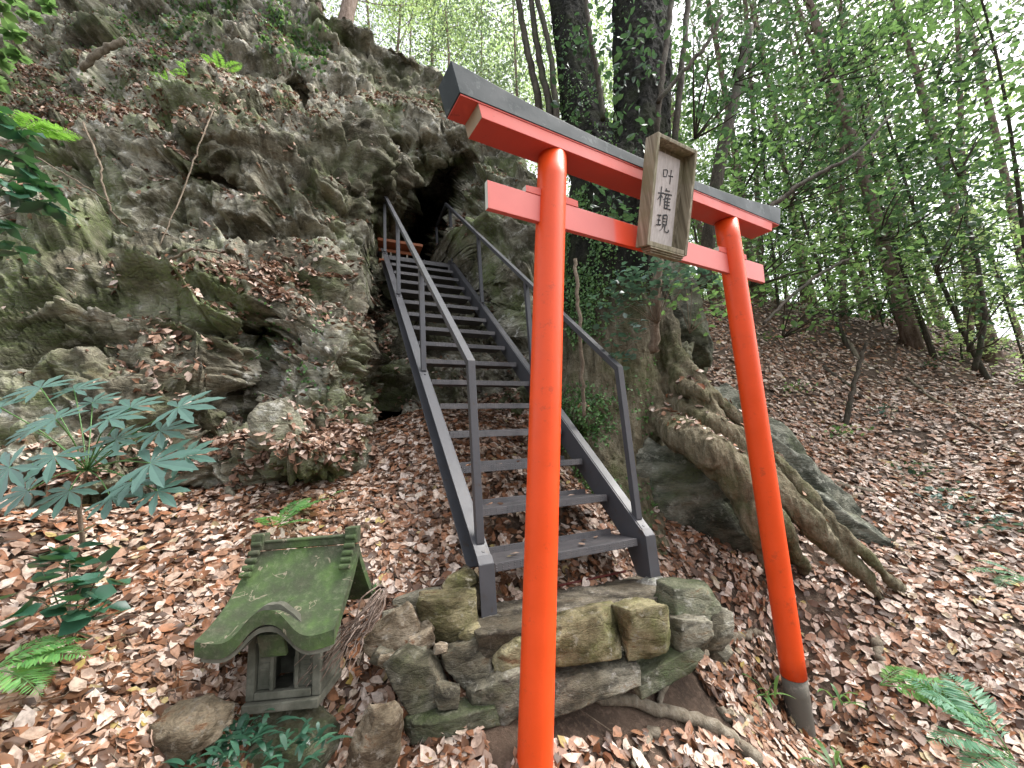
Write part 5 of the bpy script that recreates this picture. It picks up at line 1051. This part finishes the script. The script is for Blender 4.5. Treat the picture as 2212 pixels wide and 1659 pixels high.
for k, (px_, d) in enumerate(und):
    d = d*1.3; p = spot(px_, d); plant_tree('broadleaf_tree', 'under', k % 4, p, rgf.uniform(0, 6.28), rgf.uniform(.95, 1.25)*(d/5.5)**.4, M_barkd, M_broad if k % 3 != 1 else M_ever, 'young glossy leaved broadleaf tree under the conifers, %s from the left' % ORD[k], 'tree', 'young broadleaf trees on the right slope')
bush = sorted([(1570, 8.2), (1660, 9.0), (1750, 8.4), (1850, 9.2), (1940, 8.6), (2020, 9.0), (2110, 8.0), (2190, 8.4), (2260, 7.6), (1800, 10.5), (1990, 11), (2150, 10.5), (1620, 10.5), (2230, 10)])
for k, (px_, d) in enumerate(bush):
    d = d*1.25+.3; p = spot(px_, d); plant_tree('crest_bush', 'under', k % 4, p-ZZ*.9, rgf.uniform(0, 6.28), rgf.uniform(.75, 1.0), M_barkd, (M_broad, M_light, M_broad, M_ever)[k % 4], 'bushy evergreen undergrowth on the crest of the right slope, %s from the left' % ORD[k], 'bush', 'undergrowth along the crest of the right slope')
# trees beyond the cliff crest
bc = sorted([(560, 11.5, -40), (640, 13, 10), (745, 9.6, 66), (800, 14, 95), (860, 12, 120), (935, 15, 150), (985, 11.5, 230), (1050, 13.5, 300), (1110, 16, 340), (1165, 12, 400), (1230, 14, 430), (1300, 12, 500), (1400, 11, 560), (1440, 14, 600), (1020, 19, 300), (880, 19, 150), (1180, 20, 400), (700, 18, 60), (1330, 18, 500)])
for k, (px_, d, py_) in enumerate(bc):
    p = unp(px_, py_+35, d); plant_tree('crest_tree', 'light', k % 3, p-ZZ*.8, rgf.uniform(0, 6.28), rgf.uniform(.9, 1.3), M_barkc, M_light if k % 4 else M_cedar, 'pale green leafy tree rising behind the cliff crest, %s from the left' % ORD[k], 'tree', 'trees behind the cliff crest')
# named trunks near the crest and the thin stems beside the big tree
stick('bare_trunk', 'bare leaning brown trunk standing on the cliff crest at the top', [(742, 74, 8.4, 17), (752, 20, 8.6, 15), (768, -40, 8.9, 14), (790, -140, 9.5, 13)], 'tree', M_barkc, 20, .004)
stick('bare_trunk', 'slimmer bare trunk on the crest left of the leaning one', [(688, 30, 8.6, 9), (684, -20, 8.8, 8), (690, -120, 9.3, 8)], 'tree', M_barkc, 20, .004)
TS = [('thin dark stem rising behind the black beam, leftmost of the clump beside the big tree', [(1168, 300, 4.4, 9), (1160, 200, 4.6, 8), (1135, 90, 4.9, 7), (1115, -30, 5.3, 6)]),
 ('forked dark stem in the middle of the clump left of the big tree', [(1200, 320, 4.2, 8), (1185, 220, 4.4, 8), (1165, 130, 4.7, 7), (1150, 20, 5, 6), (1140, -60, 5.3, 5)]),
 ('dark stem of the clump closest to the left trunk of the big tree', [(1215, 320, 4.1, 7), (1200, 230, 4.3, 7), (1190, 120, 4.6, 6), (1160, 0, 5, 6), (1150, -60, 5.2, 5)]),
 ('thin dark stem hugging the left trunk of the big tree', [(1305, 260, 3.5, 6), (1290, 160, 3.7, 6), (1272, 60, 3.9, 5), (1262, -40, 4.2, 5)]),
 ('thin dark stem just right of the big tree, above the plaque', [(1418, 330, 3.4, 6), (1425, 210, 3.5, 6), (1440, 90, 3.8, 6), (1455, -40, 4.1, 6)]),
 ('straight dark stem right of the plaque top', [(1450, 400, 3.8, 7), (1462, 250, 4.0, 7), (1478, 100, 4.3, 6), (1488, -40, 4.7, 6)]),
 ('gnarled dark trunk behind the right end of the plaque', [(1520, 620, 5.6, 17), (1535, 480, 5.8, 15), (1560, 330, 6.1, 13), (1590, 200, 6.5, 10), (1620, 60, 7, 8)]),
 ('grey upright stem in front of the big tree foot', [(1412, 760, 2.78, 11), (1418, 640, 2.8, 10), (1424, 560, 2.85, 9), (1430, 470, 2.95, 7)]),
 ('thin root like stem hanging behind the left gate pillar', [(1262, 900, 2.95, 4), (1255, 760, 2.98, 4), (1248, 640, 3.02, 4), (1240, 560, 3.1, 4)]),
 ('slender leaning sapling stem on the right slope', [(1825, 930, 4.6, 6), (1838, 860, 4.7, 5), (1856, 790, 4.9, 4), (1870, 740, 5, 3)]),
 ('thin curved stem near the right edge of the slope', [(2105, 800, 5.6, 5), (2125, 700, 5.7, 5), (2120, 620, 5.9, 4), (2100, 520, 6.1, 4), (2070, 420, 6.5, 3)])]
for lab, L in TS: stick('thin_stem', lab, L, 'stem', M_barkd if 'dark' in lab or 'gnarled' in lab or 'slope' in lab else M_twig, 26, .006)
stick('leafless_branch', 'dark branch reaching up to the right from behind the gate top', [(1650, 460, 3.6, 5), (1700, 420, 3.7, 5), (1760, 380, 3.8, 4.5), (1850, 330, 3.95, 3.5), (1920, 250, 4.2, 2.5)], 'branch', M_barkd, 26, .008)
stick('leafless_branch', 'dark twig crossing from the plaque up to the top', [(1420, 220, 3.2, 5), (1480, 150, 3.3, 4.5), (1530, 90, 3.4, 4), (1560, 30, 3.5, 3)], 'branch', M_barkd, 26, .006)
stick('leafless_branch', 'low dark branch over the slope right of the gate', [(1650, 700, 3.4, 3), (1700, 650, 3.6, 3.5), (1760, 600, 3.8, 3.5), (1830, 560, 4.1, 3)], 'branch', M_barkd, 26, .006)
# near leafy boughs in front of the forest
BG = [('leafy bough hanging right of the plaque', [(1560, 180), (1600, 240), (1530, 110), (1640, 170), (1570, 60), (1500, 40)], 3.9, M_ever),
 ('large leafy bough in the middle of the right half', [(1750, 330), (1800, 380), (1850, 330), (1900, 390), (1700, 400), (1820, 270), (1880, 240), (1950, 300), (1770, 230)], 4.6, M_ever),
 ('bright green bough above the right end of the gate', [(1680, 500), (1720, 540), (1640, 480), (1760, 480), (1840, 520), (1900, 560), (1800, 450)], 4.4, M_broad),
 ('low bright leaved bough over the slope crest', [(1750, 610), (1820, 640), (1880, 600), (1700, 600), (1780, 680), (1850, 570), (1930, 620)], 5.0, M_broad),
 ('leafy bough at the right edge of the photo', [(2080, 470), (2140, 520), (2190, 450), (2040, 530), (2160, 600), (2100, 380)], 4.8, M_ever),
 ('shaded bough at the right edge below the crest', [(2150, 640), (2190, 700), (2210, 600), (2120, 600)], 5.2, M_ever)]
BG += [('upper leafy bough left of centre in the right half', [(1640, 60), (1690, 120), (1720, 40), (1760, 110), (1600, 0), (1680, 200)], 5.2, M_ever),
 ('high leafy bough at the top of the right half', [(1830, 60), (1880, 120), (1920, 40), (1960, 150), (1800, 130), (2000, 90)], 6.0, M_broad),
 ('leafy bough in the top right corner', [(2080, 60), (2130, 130), (2180, 50), (2200, 180), (2040, 150)], 6.2, M_ever),
 ('dark leafy bough right of the tall stem', [(1960, 400), (2010, 460), (1940, 480), (2060, 420), (1990, 340), (2070, 330)], 4.4, M_ever),
 ('airy bough high above the right pillar', [(1660, 300), (1620, 360), (1700, 260), (1640, 420), (1590, 300)], 4.6, M_broad),
 ('leafy bough at the right edge above the middle', [(2130, 260), (2190, 300), (2160, 360), (2090, 230), (2210, 230)], 5.0, M_broad),
 ('low leafy screen over the crest behind the right pillar', [(1640, 560), (1680, 620), (1720, 560), (1600, 520)], 5.6, M_broad),
 ('low leafy screen over the crest near the right edge', [(1960, 560), (2020, 620), (2080, 570), (2140, 640), (1990, 660)], 6.2, M_broad)]
for lab, cs, d, mat in BG:
    root = tag(empty('leafy_bough', unp(cs[0][0], cs[0][1], d)), lab, 'bough'); mb = MB(); pts = []; b0 = unp(cs[0][0]-60, cs[0][1]+120, d+.3)
    for a_, b2 in cs:
        c = unp(a_, b2, d+rgf.uniform(-.35, .35)); mb.tube(smoothline([b0, (b0+c)/2+rgf.normal(0, .05, 3), c], 10), np.linspace(.012, .004, 10), 5); pts += [c, (b0*.3+c*.7)+rgf.normal(0, .05, 3)]
    mb.build('twigs', M_barkd, root, True); V, F = sprays(pts, 25, .25, .082, rgf, .45, .95, tilt=.5, curl=.2); np_obj('foliage', V, F, mat, root, False)
# seedlings on the right slope
for k, (a_, b2, lab) in enumerate([(1720, 855, 'small green seedling high on the slope beside the right pillar'), (1905, 905, 'green seedling in the middle of the right slope'), (2010, 800, 'pale green seedling near the slope crest at the right'), (1830, 955, 'bright small seedling under the sapling stem'), (2040, 1090, 'bluish seedling lower on the right slope'), (1980, 1035, 'fresh green seedling in the leaves of the right slope'), (1650, 740, 'low green plant behind the right pillar'), (2130, 1150, 'tiny dark seedling near the right edge')]):
    g = on_ground(a_, b2); V, F = sprays([g+ZZ*.10, g+ZZ*.06], 26, .10, .055, rgf, .35, .9, tilt=.4); tag(np_obj('seedling', V, F, (M_broad, M_glauc, M_ever)[k % 3], None, False), lab, 'seedling')['kind'] = 'stuff'

for o in bpy.data.objects:
    if '_o' in o: del o['_o']
